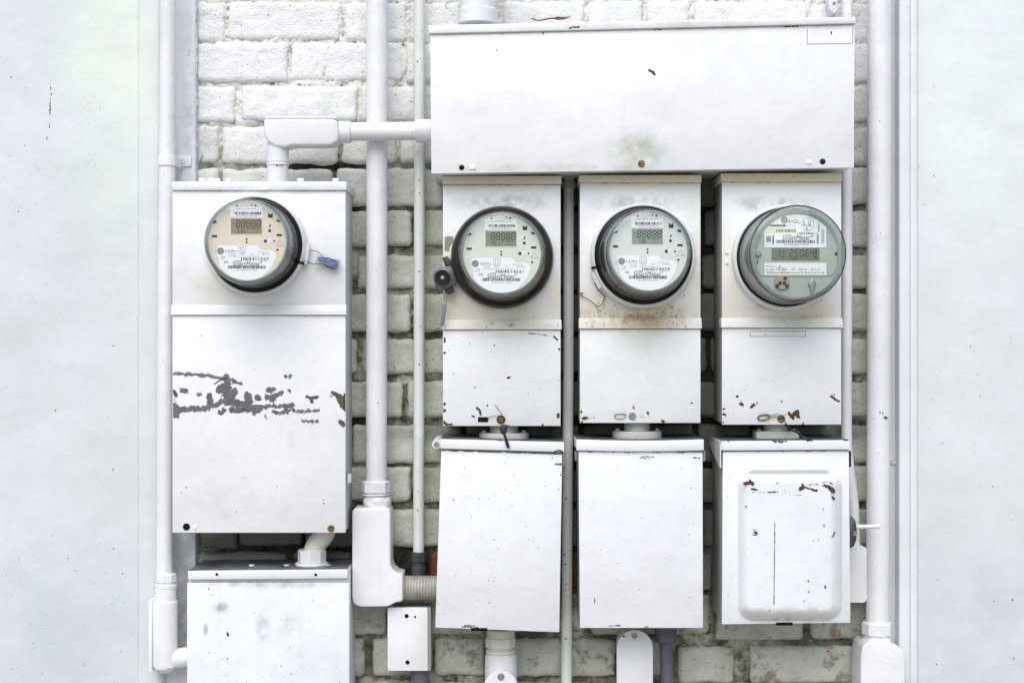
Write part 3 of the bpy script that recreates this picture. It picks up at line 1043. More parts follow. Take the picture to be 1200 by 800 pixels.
f2 = thing('conduit_fitting', 'white round topped cover plate of a conduit body below the third box', 'fitting', W(744, 860, 0.05))
mb = MB()
mb.prism([(744 - 19.5 * math.cos(math.pi * i / 16), 758 - 19.5 * math.sin(math.pi * i / 16)) for i in range(17)] + [(763, 880), (725, 880)], 0.062, 0.005, 0.005, 3)
mb.build('fitting_body', M['conduit'], f2)
cv = MB().prism([(744 - 21.3 * math.cos(math.pi * i / 18), 759 - 21.3 * math.sin(math.pi * i / 18)) for i in range(19)] + [(765.3, 880), (722.7, 880)], 0.067, 0.0622, 0.0015, 2).build('cover_plate', M['conduit'], f2)
screw(cv, 743.5, 744.5, 3.6, 0.067, M['steel'], ang=0.2)
hole(cv, 731, 745, 1.2, 0.067)

f3 = thing('conduit', 'dark grey plastic conduit with collar dropping below the third box', 'conduit', W(780, 860, 0.04))
MB().ptube([(780, 730, 0.04), (781.5, 790, 0.04), (783, 880, 0.04)], 7.6, 20).build('pipe', M['grey_pvc'], f3)
mb = MB()
mb.vcyl(780, 729, 751.5, 12.4, 0.04, 26, 0.002)
for i in range(22):
    a = math.pi * 2 * i / 22
    p, q = W(780, 731, .04), W(780, 741, .04)
    rr = 12.4 * kk(.04)
    o_ = Vector((rr * math.cos(a), rr * math.sin(a), 0))
    mb.tube([p + o_, q + o_], 0.0012, 5)
mb.build('collar', M['grey_pvc'], f3)

jb = thing('junction_box', 'small white blank junction box under the threaded nipple', 'junction box', W(478, 786, 0.04))
MB().box(456, 505, 712, 786, 0.056, -0.002, 0.003).build('box_body', M['conduit_dull'], jb)
cv = MB().prism(rrect(454.2, 501.2, 711.5, 785.5, 1.5), 0.062, 0.0562, 0.002, 3).build('cover_plate', M['conduit'], jb)
hole(cv, 476.5, 721.3, 2.5, 0.062)
hole(cv, 477.5, 775.5, 2.5, 0.062)
hole(cv, 486.5, 722.3, 1.3, 0.062)
MB().ptube([(492, 784, 0.03), (492, 880, 0.03)], 11, 22).build('conduit_stub', M['grey_pvc'], jb)

# pipe between the left meter box and the box beneath it
n1 = thing('conduit', 'short crooked cream conduit with hexagonal nut between the two left boxes', 'conduit', W(366, 662, 0.08))
MB().ptube([(385, 610, 0.07), (380, 626, 0.07), (371, 637, 0.07), (366.5, 648, 0.07)], 11.8, 22, sm=4).build('pipe', M['conduit_cream'], n1)
mb = MB()
hexnut(mb, 365.5, 643, 659, 16.6, 0.07, 8)
mb.vcyl(365.5, 658.5, 663.5, 19.5, 0.07)
mb.build('locknut', M['conduit'], n1)

# hubs between meter boxes and disconnects
def nipple(cx, ytop, ybot, rn, rf, d, label, flat_plate=False, oval=1.0):
    t = thing('conduit_hub', label, 'conduit hub', W(cx, ybot, d), 'hubs joining meter boxes to disconnect boxes')
    MB().vcyl(cx, ytop, ybot, rn, d).build('neck', M['hub'], t)
    mb = MB()
    k = kk(d)
    c = W(cx, ybot, d)
    if flat_plate:
        pts = rrect(-rf * k, rf * k, -rn * 1.05 * k, rn * 1.05 * k, 0.006, 3)
    else:
        pts = [(rf * k * math.cos(2 * math.pi * i / 28), rn * 1.35 * k * math.sin(2 * math.pi * i / 28)) for i in range(28)]
    lo = [Vector((c.x + x, c.y + y, c.z - 0.012)) for x, y in pts]
    hi = [Vector((c.x + x, c.y + y, c.z + 0.0065)) for x, y in pts]
    mb.poly3(hi, lo, 0.002, 2)
    fl = mb.build('flange', M['hub'], t)
    for s in (-1, 1):
        p = c + Vector((s * rf * 0.8 * k, -rn * 0.3 * k, 0.0065))
        MB().lathe([(0.0045, 0), (0.0042, 0.003), (0.0025, 0.0045)], p, (0, 0, 1), 12).build('screw', M['hub'], fl)
    return t
nipple(590.5, 490, 510, 16.5, 29, 0.08, 'round hub above the tilted disconnect box, black key seal hanging in front')
nipple(746.5, 486, 508, 15.3, 29, 0.08, 'round flanged hub above the plain third column disconnect box')
nipple(909, 490, 508, 14, 25.5, 0.08, 'square plated hub above the disconnect box with raised cover', True)

# ------------------------------------------------------------------ long top box
TD = 0.165
mp = paint('long box paint', (0.82, 0.82, 0.82), 0.4, 0.9, 0.12, drips=0.1, stains=[
    (745, 178, TD, 50, 36, (0.45, 0.47, 0.40), 0.85, 34.0), (742, 178, TD, 24, 28, (0.48, 0.48, 0.30), 0.6, 60.0),
    (800, 30, TD, 320, 8, (0.6, 0.58, 0.5), 0.55, 30.0), (650, 198, TD, 200, 9, (0.5, 0.51, 0.48), 0.5, 40.0),
    (880, 60, TD, 140, 60, (0.6, 0.61, 0.6), 0.35, 25.0)], topdirt=0.5)
tb_ = thing('wireway_box', 'long wide white metal box above the three right meter boxes', 'metal box', W(752, 203, 0.08))
mb = MB()
mb.prism([(505, 36), (1001, 24), (1001, 195), (506, 203)], TD - 0.002, 0.002, 0.002)
mb.build('body', mp, tb_)
mb = MB()
mb.prism([(504, 41.5), (1001.6, 29.5), (1000.8, 196.5), (505.5, 203.5)], TD, TD - 0.0022, 0.001)
mb.build('front_cover', mp, tb_)
mb = MB()
mb.prism([(502, 29.5), (1003, 19.5), (1003, 27.6), (502, 39.4)], TD + 0.006, 0.0, 0.002)
mb.build('lid', mp, tb_)
blotch('rust_line', tb_, M['rust_pale'], TD, [([(505, 42.6), (620, 39.6)], -0.1), ([(660, 38.8), (800, 35.6)], -0.4), ([(900, 33), (990, 31)], -0.5)], 0.35, 0.2, 0.5)
blotch('grime_shade_line', tb_, M['chip_dark'], TD, [([(505, 41.5), (545, 40.6)], -0.5), ([(600, 39.2), (632, 38.4)], -0.2), ([(765, 35.5), (775, 35.2)], 0.1), ([(920, 31.6), (935, 31.2)], 0.6), ([(860, 33), (900, 32)], -0.6)], 0.4, 0.4, 0.4, eps=0.0006)
blotch('paint_chip', tb_, M['chip_dark'], TD, [([(761, 82.5), (764, 84), (767, 87)], 1.5), ([(635, 38), (637, 39.5)], 0.4), ([(581.5, 58.5), (583, 60)], 0.2), ([(682, 58), (685, 62)], -0.1), ([(562, 146), (564, 143.5)], -0.2), ([(555, 122)], 0.1), ([(529, 133)], 0.2)], 0.3, 0.4, 0.35)
blotch('paint_chip', tb_, M['chip_dark'], TD + 0.006, [([(667, 33.5), (672, 31.8), (678, 32)], 0.9), ([(681, 30), (683, 30)], 0.2)], 0.4, 0.4, 0.35)
blotch('scratch', tb_, M['scratch'], TD, [([(785, 62), (789, 55), (795, 49)], -0.35), ([(824, 100), (836, 88)], -0.4), ([(875, 75), (880, 81)], -0.3), ([(820, 110), (830, 95)], -0.5)], 0.25, 0.5, 0.35)
# paper-thin label outline, raised seam
mb = MB()
for a, b in (((946, 34.5), (946, 52)), ((946, 52), (999, 51)), ((999, 51), (999.5, 33))):
    mb.ptube([(a[0], a[1], TD), (b[0], b[1], TD)], 0.4, 5)
mb.build('label_outline', M['scratch'], tb_, kind='stuff')
hole(tb_, 541, 196.5, 3.2, TD)
hole(tb_, 964, 189.3, 3.6, TD, mat=M['rust'])
hole(tb_, 964.4, 190, 2.4, TD + 0.0004)
screw(tb_, 751.5, 192, 4.2, TD, M['brass_rust'], ang=0.8)
for px_, py_ in ((554, 196), (948.5, 189.5)):
    MB().prism(rrect(px_ - 3.6, px_ + 3.6, py_ - 2.6, py_ + 2.6, 1.2), TD + 0.002, TD - 0.0005, 0.001).build('embossed_stop', mp, tb_)
MB().box(973.5, 974.8, 37, 40.5, TD + 0.0006, TD - 0.0004).build('slot_mark', M['hole'], tb_)
leaf = thing('dry_leaf', 'curled brown dead leaf lying on top of the long box', 'leaf', W(645, 25, 0.13))
mb = MB()
vs_, fs_ = [], []
for i in range(13):
    t = i / 12
    w_ = 2.2 * math.sin(math.pi * min(1, t * 0.95 + 0.03)) * (0.35 if 0.15 < t < 0.6 else 1.0) + 0.4
    px_ = 622 + 47 * t
    py_ = 23.2 - 4.0 * max(0, t - 0.55) / 0.45 + 1.2 * math.sin(t * 9) - 1.0 * (t < 0.15)
    vs_ += [W(px_, py_ - w_, 0.14), W(px_, py_ + w_ * 0.8, 0.152), W(px_, py_ + w_ * 0.3, 0.13)]
    if i:
        a = 3 * i
        fs_ += [(a - 3, a, a + 1, a - 2), (a - 2, a + 1, a + 2, a - 1), (a - 1, a + 2, a, a - 3)]
mb.add(vs_, fs_).build('leaf_blade', M['leaf'], leaf, angle=2)

# ------------------------------------------------------------------ meter boxes
def emboss(parent, mat, d, cx, cy, r, lines):
    """pressed maker's ring and warning lettering, raised from the sheet"""
    mb = MB()
    c = W(cx, cy, d)
    k = kk(d)
    for rr in (r, r * 0.62):
        mb.lathe([(rr * k * 0.94, -0.0002), (rr * k * 0.97, 0.0004), (rr * k * 1.03, 0.0004), (rr * k * 1.06, -0.0002)], c, (0, -1, 0), 30)
    w_ = [(-0.4, 0.3), (-0.2, -0.3), (0, 0.15), (0.2, -0.3), (0.4, 0.3)]
    mb.tube([Vector((c.x + x * r * k, c.y + 0.0002, c.z + y * r * k)) for x, y in w_], 0.0006, 6)
    for s, x, y, w, h in lines:
        p = W(x, y, d)
        put_text(mb, s, lambda a, b: (a, -d - 0.0002, b), p.x, p.z, w * k, h * k)
    return mb.build('embossed_lettering', mat, parent)

def meter_box(label, mat, x0, x1, ycap0, ycap1, yb0, yb1, ybot, d, wide, xl=None, xr=None):
    """enclosure: body, top cap, upper panel, cross band, lower cover"""
    t = thing('meter_box', label, 'meter box', W((x0 + x1) / 2, ybot, d / 2), 'white meter boxes with round meters')
    MB().box(x0 + 0.6, x1 - 0.4, ycap0 + 2, ybot - 1, d - 0.002, 0.0, 0.003).build('body', M['flank_pale'] if wide else M['flank'], t)
    MB().prism([(x0 - 1, ycap0), (x1 + 1, ycap0), (x1 + 1.2, ycap1), (x0 - 1, ycap1)], d + 0.005, 0.0, 0.002).build('top_cap', mat, t)
    MB().box(x0, x1, ycap1 + 0.6, yb0 + 2, d, d - 0.0022, 0.001).build('upper_panel', mat, t)
    mb = MB()
    k = kk(d)
    # band: leans out at its foot over the lower cover
    p = [W(x0 - 1, yb0, d), W(x1 + 1, yb0, d), W(x1 + 1.2, yb1, d), W(x0 - 1.2, yb1, d)]
    f = [Vector((p[0].x, -d - 0.0015, p[0].z)), Vector((p[1].x, -d - 0.0015, p[1].z)), Vector((p[2].x, -d - 0.0062, p[2].z)), Vector((p[3].x, -d - 0.0062, p[3].z))]
    b = [Vector((q.x, -d + 0.03, q.z)) for q in p]
    mb.poly3(f, b, 0.0012, 2)
    mb.build('cross_band', mat, t)
    MB().prism([(x0 + (0 if xl is None else xl), yb1 + 0.8), (x1, yb1 + 0.8), (x1 + (0 if xr is None else xr), ybot), (x0 + (0 if xl is None else xl), ybot)], d + 0.0012, d - 0.0022, 0.0012).build('lower_cover', mat, t)
    return t

BD = 0.12
LC = BD + 0.0012     # face of the lower covers
# 1: wide left box
m1 = paint('left meter box paint', (0.81, 0.81, 0.815), 0.4, 1.3, 0.3, topdirt=0.5, stains=[
    (262, 335, BD, 55, 34, (0.72, 0.70, 0.56), 0.6, 18.0), (375, 316, BD, 24, 14, (0.7, 0.66, 0.45), 0.75, 30.0), (310, 366, BD, 110, 10, (0.7, 0.68, 0.58), 0.5, 30.0),
    (300, 224, BD, 90, 8, (0.45, 0.46, 0.42), 0.5, 45.0), (265, 590, BD, 60, 30, (0.6, 0.61, 0.62), 0.35, 30.0)])
b1 = meter_box('widest meter box at left with peeling grey paint across its cover', m1, 202, 405, 212.5, 223, 357, 369, 624, BD, True)
emboss(b1, m1, LC, 302, 524, 9.5, [('DO NOT', 305, 549, 36, 7), ('BREAK SEAL', 304, 559, 62, 7)])
hole(b1, 218.5, 617, 4.3, LC)
MB().prism(rrect(225.5, 231, 614, 620, 2.5), LC + 0.0015, LC - 0.0004, 0.0008).build('embossed_stop', m1, b1)
screw(b1, 388, 619, 4.2, LC, M['brass_rust'], ang=0.7)
MB().prism(rrect(407, 411, 555, 566, 1.4), 0.1, 0.08, 0.002).build('side_latch', m1, b1)
mb = MB()
for px_, w_ in ((237, 8), (250, 16), (268, 7), (352, 8), (393, 7)):
    mb.prism(rrect(px_ - w_ / 2, px_ + w_ / 2, 208.7, 213, 1.5), 0.09 + 0.01 * math.sin(px_), 0.075, 0.0015)
mb.build('top_screw', m1, b1, kind='stuff')
PEEL = [
    ([(203, 438), (215, 438.5), (230, 438.5), (243, 440), (255, 442.5), (265, 444.5)], 0.55),
    ([(266, 443), (276, 448), (283, 450)], 0.9), ([(265, 441), (267, 450), (266, 458)], 3.0),
    ([(257, 457), (262, 453), (268, 455)], 3.2), ([(265, 460), (270, 466), (274, 460)], 4.6), ([(245, 463), (246, 470), (247, 475)], 2.6),
    ([(231, 479.5), (243, 478), (254, 474), (262, 469), (272, 470), (283, 473)], 2.0), ([(263, 470), (275, 472), (288, 475)], 3.0),
    ([(290, 464), (292, 470)], 3.4), ([(277, 480), (290, 479), (305, 478)], 2.6), ([(272, 480), (280, 481)], 2.6), ([(258, 483), (264, 480)], 1.4),
    ([(288, 475), (310, 476.5), (330, 476), (342, 474), (344, 480)], 1.1), ([(298, 484), (304, 480), (306, 477)], 1.4), ([(320, 482), (328, 484), (338, 481)], 1.6), ([(334, 477), (341, 476)], 2.2),
    ([(301, 465), (303, 467)], 1.5), ([(313, 464), (320, 464), (326, 462), (330, 460)], 1.2), ([(314, 465), (319, 467)], 2.4), ([(316, 457), (319, 457)], 2.2),
    ([(214, 457), (217, 458)], 2.0), ([(233, 462.5), (235, 462)], 0.8), ([(348, 482), (358, 482), (374, 481.3)], 0.5), ([(354, 492.5), (362, 494), (371, 493)], 0.4),
    ([(204, 478), (208, 479), (214, 479.5), (226, 479)], 2.2), ([(205, 476), (209, 480), (206, 486)], 3.0), ([(335, 440), (337, 441.5), (340, 440.5)], 0.5), ([(339, 457.5)], 0.9), ([(311, 488)], 0.6)]
blotch('paint_layer', b1, M['paint_edge'], LC, PEEL, 1.15, 0.42, 0.42, eps=0.0003, clip=(202.8, 405, 400, 520), grow=1.35, seed=12.3)
blotch('peeled_paint', b1, M['chip_grey'], LC, PEEL, 1.15, 0.42, 0.42, eps=0.0005, clip=(202.8, 405, 400, 520), grow=0.8, seed=12.3)
blotch('peeled_paint', b1, M['chip_olive'], LC, [([(390, 460), (396, 463), (402, 468)], 2.5), ([(396, 466), (403, 478)], 2.6), ([(399, 494), (403, 498)], 2.6), ([(382, 471)], 0.6), ([(204, 458), (206, 463)], 2.2), ([(204, 468)], 1.0), ([(388, 464)], 0.5)],
       0.6, 0.4, 0.45, eps=0.0006, clip=(202.6, 404.4, 400, 520))
blotch('peeled_paint', b1, M['chip_olive'], LC, [([(360, 464.5), (364, 466), (372, 465)], 1.6), ([(365, 468), (366, 471)], 1.8)], 0.5, 0.4, 0.45, eps=0.0006)
blotch('rust_patch', b1, M['rust'], LC, [([(403.5, 462), (403.6, 480)], 0.8), ([(251, 450), (258, 444.5), (265, 443.5)], 0.25), ([(284, 479), (288, 480)], 0.4)], 0.5, 0.5, 0.4, eps=0.0009, clip=(202.6, 404.6, 400, 520))
blotch('scratch', b1, M['scratch'], LC, [([(266, 568), (275, 562), (292, 559)], -0.45), ([(318, 560), (320, 569)], -0.6), ([(209, 511), (210, 513)], 0.1), ([(345, 370.5), (360, 371)], 0.0)], 0.3, 0.5, 0.35)
blotch('grime_shade_line', b1, M['chip_dark'], BD, [([(205, 224.3), (222, 224)], -0.3), ([(240, 224), (262, 224)], 0.0), ([(285, 224), (330, 224)], -0.5), ([(352, 224), (362, 224)], -0.3), ([(385, 224), (400, 224)], -0.3)], 0.45, 0.4, 0.4)
dots('paint_speck', b1, M['chip_dark'], LC, (205, 400, 372, 610), 26, 0.3, 1.0, seed=41)

# 2
m2 = paint('second meter box paint', (0.80, 0.805, 0.80), 0.42, 1.0, 0.2, stains=[
    (588, 210, BD, 150, 16, CREAM, 0.8, 0), (588, 364, BD, 110, 50, CREAM, 0.95, 5.0), (520, 330, BD, 34, 80, CREAM, 0.8, 6.0), (655, 300, BD, 26, 90, CREAM, 0.7, 6.0), (600, 381, BD, 80, 7, (0.58, 0.48, 0.3), 0.55, 60.0),  # cap tinted cream: shade below the long box painted in
    (590, 238, BD, 72, 17, (0.34, 0.36, 0.37), 0.8, 30.0), (590, 352, BD, 30, 16, (0.4, 0.38, 0.33), 0.5, 40.0), (588, 390, BD, 60, 10, (0.66, 0.66, 0.58), 0.5, 30.0)])
b2 = meter_box('second meter box from left, dark ringed meter and tarnished lock plate', m2, 519, 657, 206, 216, 374.5, 386, 499, BD, False)
emboss(b2, m2, LC, 587.5, 417, 9, [('DO NOT', 588, 437, 32, 5.5), ('BREAK SEAL', 588, 445, 50, 5.5), ('NO FUSES INSIDE', 588, 453, 64, 5.5)])
MB().prism([(521, 278), (524, 276.8), (531, 277.2), (531, 283), (527, 290), (526, 295), (521, 294)], BD + 0.0003, BD - 0.0004).build('bare_patch', M['olive_patch'], b2)
# 3
m3 = paint('third meter box paint', (0.79, 0.80, 0.79), 0.42, 1.0, 0.2, stains=[
    (750, 209, BD, 150, 16, CREAM, 0.8, 0), (750, 364, BD, 120, 50, CREAM, 0.95, 5.0), (818, 300, BD, 30, 90, CREAM, 0.7, 6.0), (750, 373, BD, 95, 26, (0.52, 0.38, 0.2), 0.75, 60.0), (690, 360, BD, 24, 30, (0.62, 0.52, 0.36), 0.5, 60.0),  # cream cap patch carries painted shade from the long box
    (750, 239, BD, 72, 16, (0.34, 0.36, 0.37), 0.8, 30.0), (750, 372, BD, 28, 6, (0.3, 0.2, 0.1), 0.7, 60.0), (760, 400, BD, 70, 22, (0.68, 0.71, 0.66), 0.5, 20.0)])
b3 = meter_box('third meter box from left, rust freckles under its meter', m3, 679.5, 821, 205, 214, 372.5, 385, 495.5, BD, False)
emboss(b3, m3, LC, 750, 412, 9, [('DO NOT', 750, 432, 32, 5.5), ('BREAK SEAL', 750, 440, 50, 5.5), ('NO FUSES INSIDE', 750, 448, 66, 5.5)])
# 4
m4 = paint('fourth meter box paint', (0.80, 0.805, 0.805), 0.42, 1.0, 0.2, stains=[
    (915, 208, BD, 150, 15, CREAM, 0.85, 0), (915, 370, BD, 110, 30, CREAM, 0.8, 6.0), (852, 320, BD, 24, 80, CREAM, 0.6, 6.0), (900, 357, BD, 40, 9, (0.4, 0.38, 0.33), 0.6, 45.0), (930, 371, BD, 60, 5, (0.5, 0.42, 0.28), 0.6, 60.0),  # cream on the cap is painted shade under the long box
    (905, 240, BD, 70, 15, (0.36, 0.38, 0.40), 0.75, 30.0)])
b4 = meter_box('rightmost meter box, carrying the bulky smoky covered meter', m4, 846, 986, 203, 213, 372.5, 384, 497.5, BD, False)
emboss(b4, m4, LC, 915.5, 417.5, 9, [('DO NOT', 916, 438, 32, 5.5), ('BREAK SEAL', 916, 446, 50, 5.5), ('NO FUSES INSIDE', 916, 454, 66, 5.5)])
mb = MB()
for a, b in (((879, 388), (944, 388)), ((944, 388), (944, 394)), ((944, 394), (879, 394)), ((879, 394), (879, 388))):
    mb.ptube([(a[0], a[1], LC), (b[0], b[1], LC)], 0.35, 5)
mb.build('sticker_edge', M['ink_grey'], b4)
blotch('scratch', b4, M['scratch'], LC, [([(892, 390.5), (905, 389.5), (918, 392), (930, 390.5)], -0.1), ([(893, 392.5), (901, 391)], 0.0), ([(912, 390), (932, 391.5)], -0.3)], 0.3, 0.6, 0.35, eps=0.0005)

# rust and chips on the three small boxes
blotch('rust_patch', b2, M['rust'], LC, [([(521, 473)], 1.4), ([(520.8, 481)], 1.5), ([(520.5, 495), (523, 497)], 1.3), ([(525, 497.3), (530, 497)], 0.6), ([(521, 413)], 0.9), ([(521.3, 396), (521, 401)], 0.4), ([(654, 485), (654, 488)], 1.2), ([(655, 409)], 0.9),
    ([(559, 478), (562, 481), (563, 485)], 0.9), ([(553, 487), (556, 488)], 0.3), ([(595, 443), (597, 442)], 0.9), ([(579, 405)], 0.5), ([(593, 385.6)], 0.2), ([(571, 474.5)], 0.5), ([(557, 454)], 0.6), ([(636, 498)], 0.6), ([(561, 389), (566, 389.3)], -0.1)], 0.45, 0.5, 0.35, clip=(519.5, 656.8, 380, 499))
blotch('rust_bloom', b2, M['rust_pale'], LC, [([(572, 493), (573, 488)], 0.9), ([(546, 490), (553, 486)], -0.1), ([(593, 487), (592, 495)], 0.8), ([(523, 498), (531, 497.5)], 0.9), ([(558, 476), (564, 488)], 0.9)], 0.4, 0.5, 0.35, eps=0.0002)
blotch('scratch', b2, M['chip_olive'], LC, [([(617, 390.5), (628, 391), (640, 393), (650, 394)], 0.35), ([(649, 394), (653, 398)], 1.1)], 0.3, 0.5, 0.35)
blotch('scuff', b2, M['scratch'], LC, [([(608, 399), (613, 394)], -0.2), ([(612, 399), (625, 397.5), (640, 396)], -0.5), ([(525, 480), (560, 478)], -0.7)], 0.3, 0.5, 0.35)
MB().prism(rrect(560, 572, 488.5, 494.5, 1), LC + 0.0008, LC - 0.0004, 0.0003).build('hasp_slot', M['hole'], b2)
screw(b2, 587, 491.5, 5.2, LC, M['rust'], ang=1.0)
screw(b2, 587, 491.5, 3.2, LC + 0.0015, M['brass_rust'], ang=1.0)
mb = MB()
mb.ptube([(571, 491, LC + .002), (578, 487, LC + .004), (588, 486.5, LC + .004), (583, 478, LC + .002), (580, 474, LC + .001)], 0.32, 6, sm=4)
mb.build('seal_wire', M['wire'], b2)
dots('paint_speck', b2, M['chip_dark'], LC, (522, 655, 388, 497), 26, 0.3, 0.9, seed=42)
dots('rust_fleck', b2, M['rust_bloom'], BD + 0.0052, (520, 656, 377, 385), 22, 0.3, 1.3, seed=51)
dots('rust_fleck', b2, M['rust_bloom'], BD, (600, 655, 345, 373), 22, 0.25, 0.8, seed=52)

blotch('rust_patch', b3, M['rust'], LC, [([(681, 482)], 1.2), ([(683, 490), (688, 489.5)], 1.1), ([(742.5, 477.5)], 1.0), ([(759.5, 484)], 1.1), ([(776, 493), (778, 494)], 0.9), ([(682, 494)], 0.8), ([(696, 489)], 0.2), ([(810, 472), (812, 472)], 0.3)], 0.45, 0.5, 0.35, clip=(680.2, 820.5, 380, 495.2))
blotch('rust_bloom', b3, M['rust_pale'], LC, [([(722, 487), (732, 487)], 0.8), ([(752, 488), (756, 489)], 1.2), ([(742, 475), (744, 479)], 1.4), ([(684, 491), (692, 490)], 1.0), ([(758, 481), (760, 487)], 1.0), ([(775, 492), (782, 494)], 1.0), ([(680.5, 460), (681, 490)], 0.2)], 0.45, 0.5, 0.35, eps=0.0002, clip=(680, 820.5, 380, 495))
blotch('scratch', b3, M['scratch'], LC, [([(709, 387.5), (710, 391), (733, 391.5)], -0.5), ([(733, 388), (742, 389.5), (750, 388)], 0.0), ([(775, 387.5), (787, 391)], -0.5), ([(746, 389), (757, 390)], -0.2)], 0.3, 0.5, 0.35)
mb = MB()
mb.ptube([(722, 484.5, LC + .0015), (730, 484, LC + .002), (733, 486.5, LC + .002), (730, 489.5, LC + .002), (722, 489.5, LC + .0015), (720.5, 487, LC + .0015), (722, 484.5, LC + .0015)], 0.9, 8, sm=3)
mb.build('hasp_loop', M['steel'], b3)
screw(b3, 741, 487.5, 4.6, LC, M['steel'], ang=1.2)
dots('rust_fleck', b3, M['rust_bloom'], BD, (680.5, 820, 330, 373), 200, 0.25, 1.2, seed=53, weight=lambda x, y: ((y - 325) / 48) ** 1.5 * (0.35 if x > 795 or x < 700 else 1.0) * (0 if (x - 752.5) ** 2 + (y - 300) ** 2 < 63 ** 2 else 1))
dots('rust_fleck', b3, M['rust'], BD, (700, 800, 362, 373), 16, 0.25, 0.8, seed=54, weight=lambda x, y: 0 if (x - 752.5) ** 2 + (y - 300) ** 2 < 63 ** 2 else 1)
dots('rust_fleck', b3, M['rust_bloom'], BD + 0.0052, (680, 820, 375, 384.5), 80, 0.25, 1.1, seed=55)
dots('rust_fleck', b3, M['rust_bloom'], BD, (690, 815, 220, 250), 6, 0.4, 1.2, seed=56, weight=lambda x, y: 0 if (x - 752.5) ** 2 + (y - 300) ** 2 < 66 ** 2 else 1)
blotch('rust_bloom', b3, M['rust_bloom'], BD + 0.0062, [([(679.5, 384.3), (740, 384.3)], -0.8), ([(760, 384.3), (820, 384.3)], -0.8), ([(679.8, 374), (679.8, 384)], -0.2)], 0.45, 0.4, 0.35)
dots('paint_speck', b3, M['chip_dark'], LC, (682, 818, 388, 493), 14, 0.3, 0.7, seed=43)

blotch('rust_patch', b4, M['rust'], LC, [([(847.5, 479), (849, 479)], 0.7), ([(848, 485), (850, 486.5)], 0.8), ([(864, 464.5)], 0.9), ([(868, 473), (870, 474)], 1.2), ([(880, 477), (884, 474)], 1.3), ([(887, 472)], 0.7), ([(916, 470.5)], 0.5), ([(928, 488), (934, 482), (935, 488)], 2.0), ([(924, 484), (930, 490)], 1.2), ([(974, 464), (981, 469)], 1.0), ([(978, 462)], 0.4), ([(941, 496)], 0.7), ([(983, 470)], 0.8), ([(847.5, 495)], 0.6)], 0.5, 0.45, 0.35, clip=(846.5, 985.7, 380, 497))
blotch('rust_bloom', b4, M['rust_pale'], LC, [([(918, 486), (926, 484)], 1.4), ([(890, 486), (905, 491)], 1.2), ([(868, 470), (871, 477)], 1.0), ([(908, 488), (914, 492)], 1.8)], 0.45, 0.5, 0.35, eps=0.0002)
mb = MB()
mb.ptube([(890, 487, LC + .002), (896, 485.5, LC + .003), (902, 487, LC + .003), (899, 491, LC + .003), (891, 492, LC + .002), (888, 489.5, LC + .002), (890, 487, LC + .002)], 0.9, 8, sm=3)
mb.build('hasp_loop', M['brass_rust'], b4)
screw(b4, 915.5, 490.5, 4.6, LC, M['brass_rust'], ang=0.4)
mb = MB()
mb.ptube([(902, 487, LC + .003), (910, 485, LC + .005), (917, 488, LC + .005), (920, 494, LC + .004), (926, 501, LC + .004)], 0.35, 6, sm=4)
mb.ptube([(900, 489, LC + .003), (911, 488, LC + .004), (914, 491, LC + .004)], 0.35, 6, sm=4)
mb.build('seal_wire', M['wire'], b4)
dots('rust_fleck', b4, M['rust_bloom'], BD + 0.0062, (846, 986, 203.5, 212), 26, 0.25, 0.9, seed=57)
dots('rust_fleck', b4, M['rust_bloom'], BD + 0.005, (900, 986, 376, 383), 16, 0.25, 1.0, seed=58)
dots('rust_fleck', b4, M['rust_bloom'], BD, (950, 985, 345, 371), 16, 0.25, 0.8, seed=59)
dots('paint_speck', b4, M['chip_dark'], LC, (848, 984, 388, 495), 16, 0.3, 0.8, seed=44)
black_tag = thing('wire_seal', 'thin black seal strip draped over the rim of the raised cover box', 'seal', W(930, 503, 0.12))
MB().ptube([(920, 497, 0.124), (927, 503, 0.122), (935, 507, 0.14), (941, 512, 0.155), (950, 515, 0.156)], 1.3, 8, sm=3).build('strip', M['navy_black'], black_tag)

# shade of the seam gaps painted as thin broken lines
for bx, xa, xb, yc, yb in ((b1, 203, 404, 223.6, 369.7), (b2, 520, 656, 216.8, 386.7), (b3, 681, 820, 214.8, 385.7), (b4, 847, 985, 213.8, 384.7)):
    blotch('grime_shade_line', bx, M['chip_dark'], LC, [([(xa, yb), (xb, yb)], -0.15)], 0.22, 0.12, 0.4)
    blotch('grime_shade_line', bx, M['scratch'], BD, [([(xa, yc), (xb, yc)], 0.1)], 0.3, 0.15, 0.4)

# ------------------------------------------------------------------ disconnect boxes
DD = 0.15
md2 = paint('tilted box paint', (0.80, 0.805, 0.815), 0.42, 1.6, 0.35, topdirt=1.0, dirtcol=(0.055, 0.06, 0.07), stains=[(548, 560, DD, 12, 12, (0.6, 0.61, 0.65), 0.6, 60.0), (550, 585, DD, 10, 10, (0.6, 0.61, 0.65), 0.5, 60.0), (560, 700, DD, 60, 30, (0.68, 0.685, 0.71), 0.5, 30.0)])
d2 = thing('disconnect_box', 'plain white box hanging tilted, lowest right corner beside the thin grey conduit', 'electrical box', W(585, 738, 0.07), 'white disconnect boxes under the meter boxes')
MB().prism([(517.5, 519), (658.5, 522), (654.5, 739), (511, 734)], DD - 0.006, 0.0, 0.002).build('body', M['flank'], d2)
MB().prism([(517, 527.2), (659, 531.2), (655.5, 740.5), (510, 735)], DD, DD - 0.005, 0.0016).build('door', md2, d2)
MB().prism([(515.5, 513.8), (661, 517.3), (661.5, 529.6), (516, 525.6)], DD + 0.006, 0.0, 0.0022).build('lid', md2, d2)
blotch('paint_chip', d2, M['chip_grey'], DD, [([(651, 543.5), (658, 543.5)], 1.1)], 0.3, 0.4, 0.35)
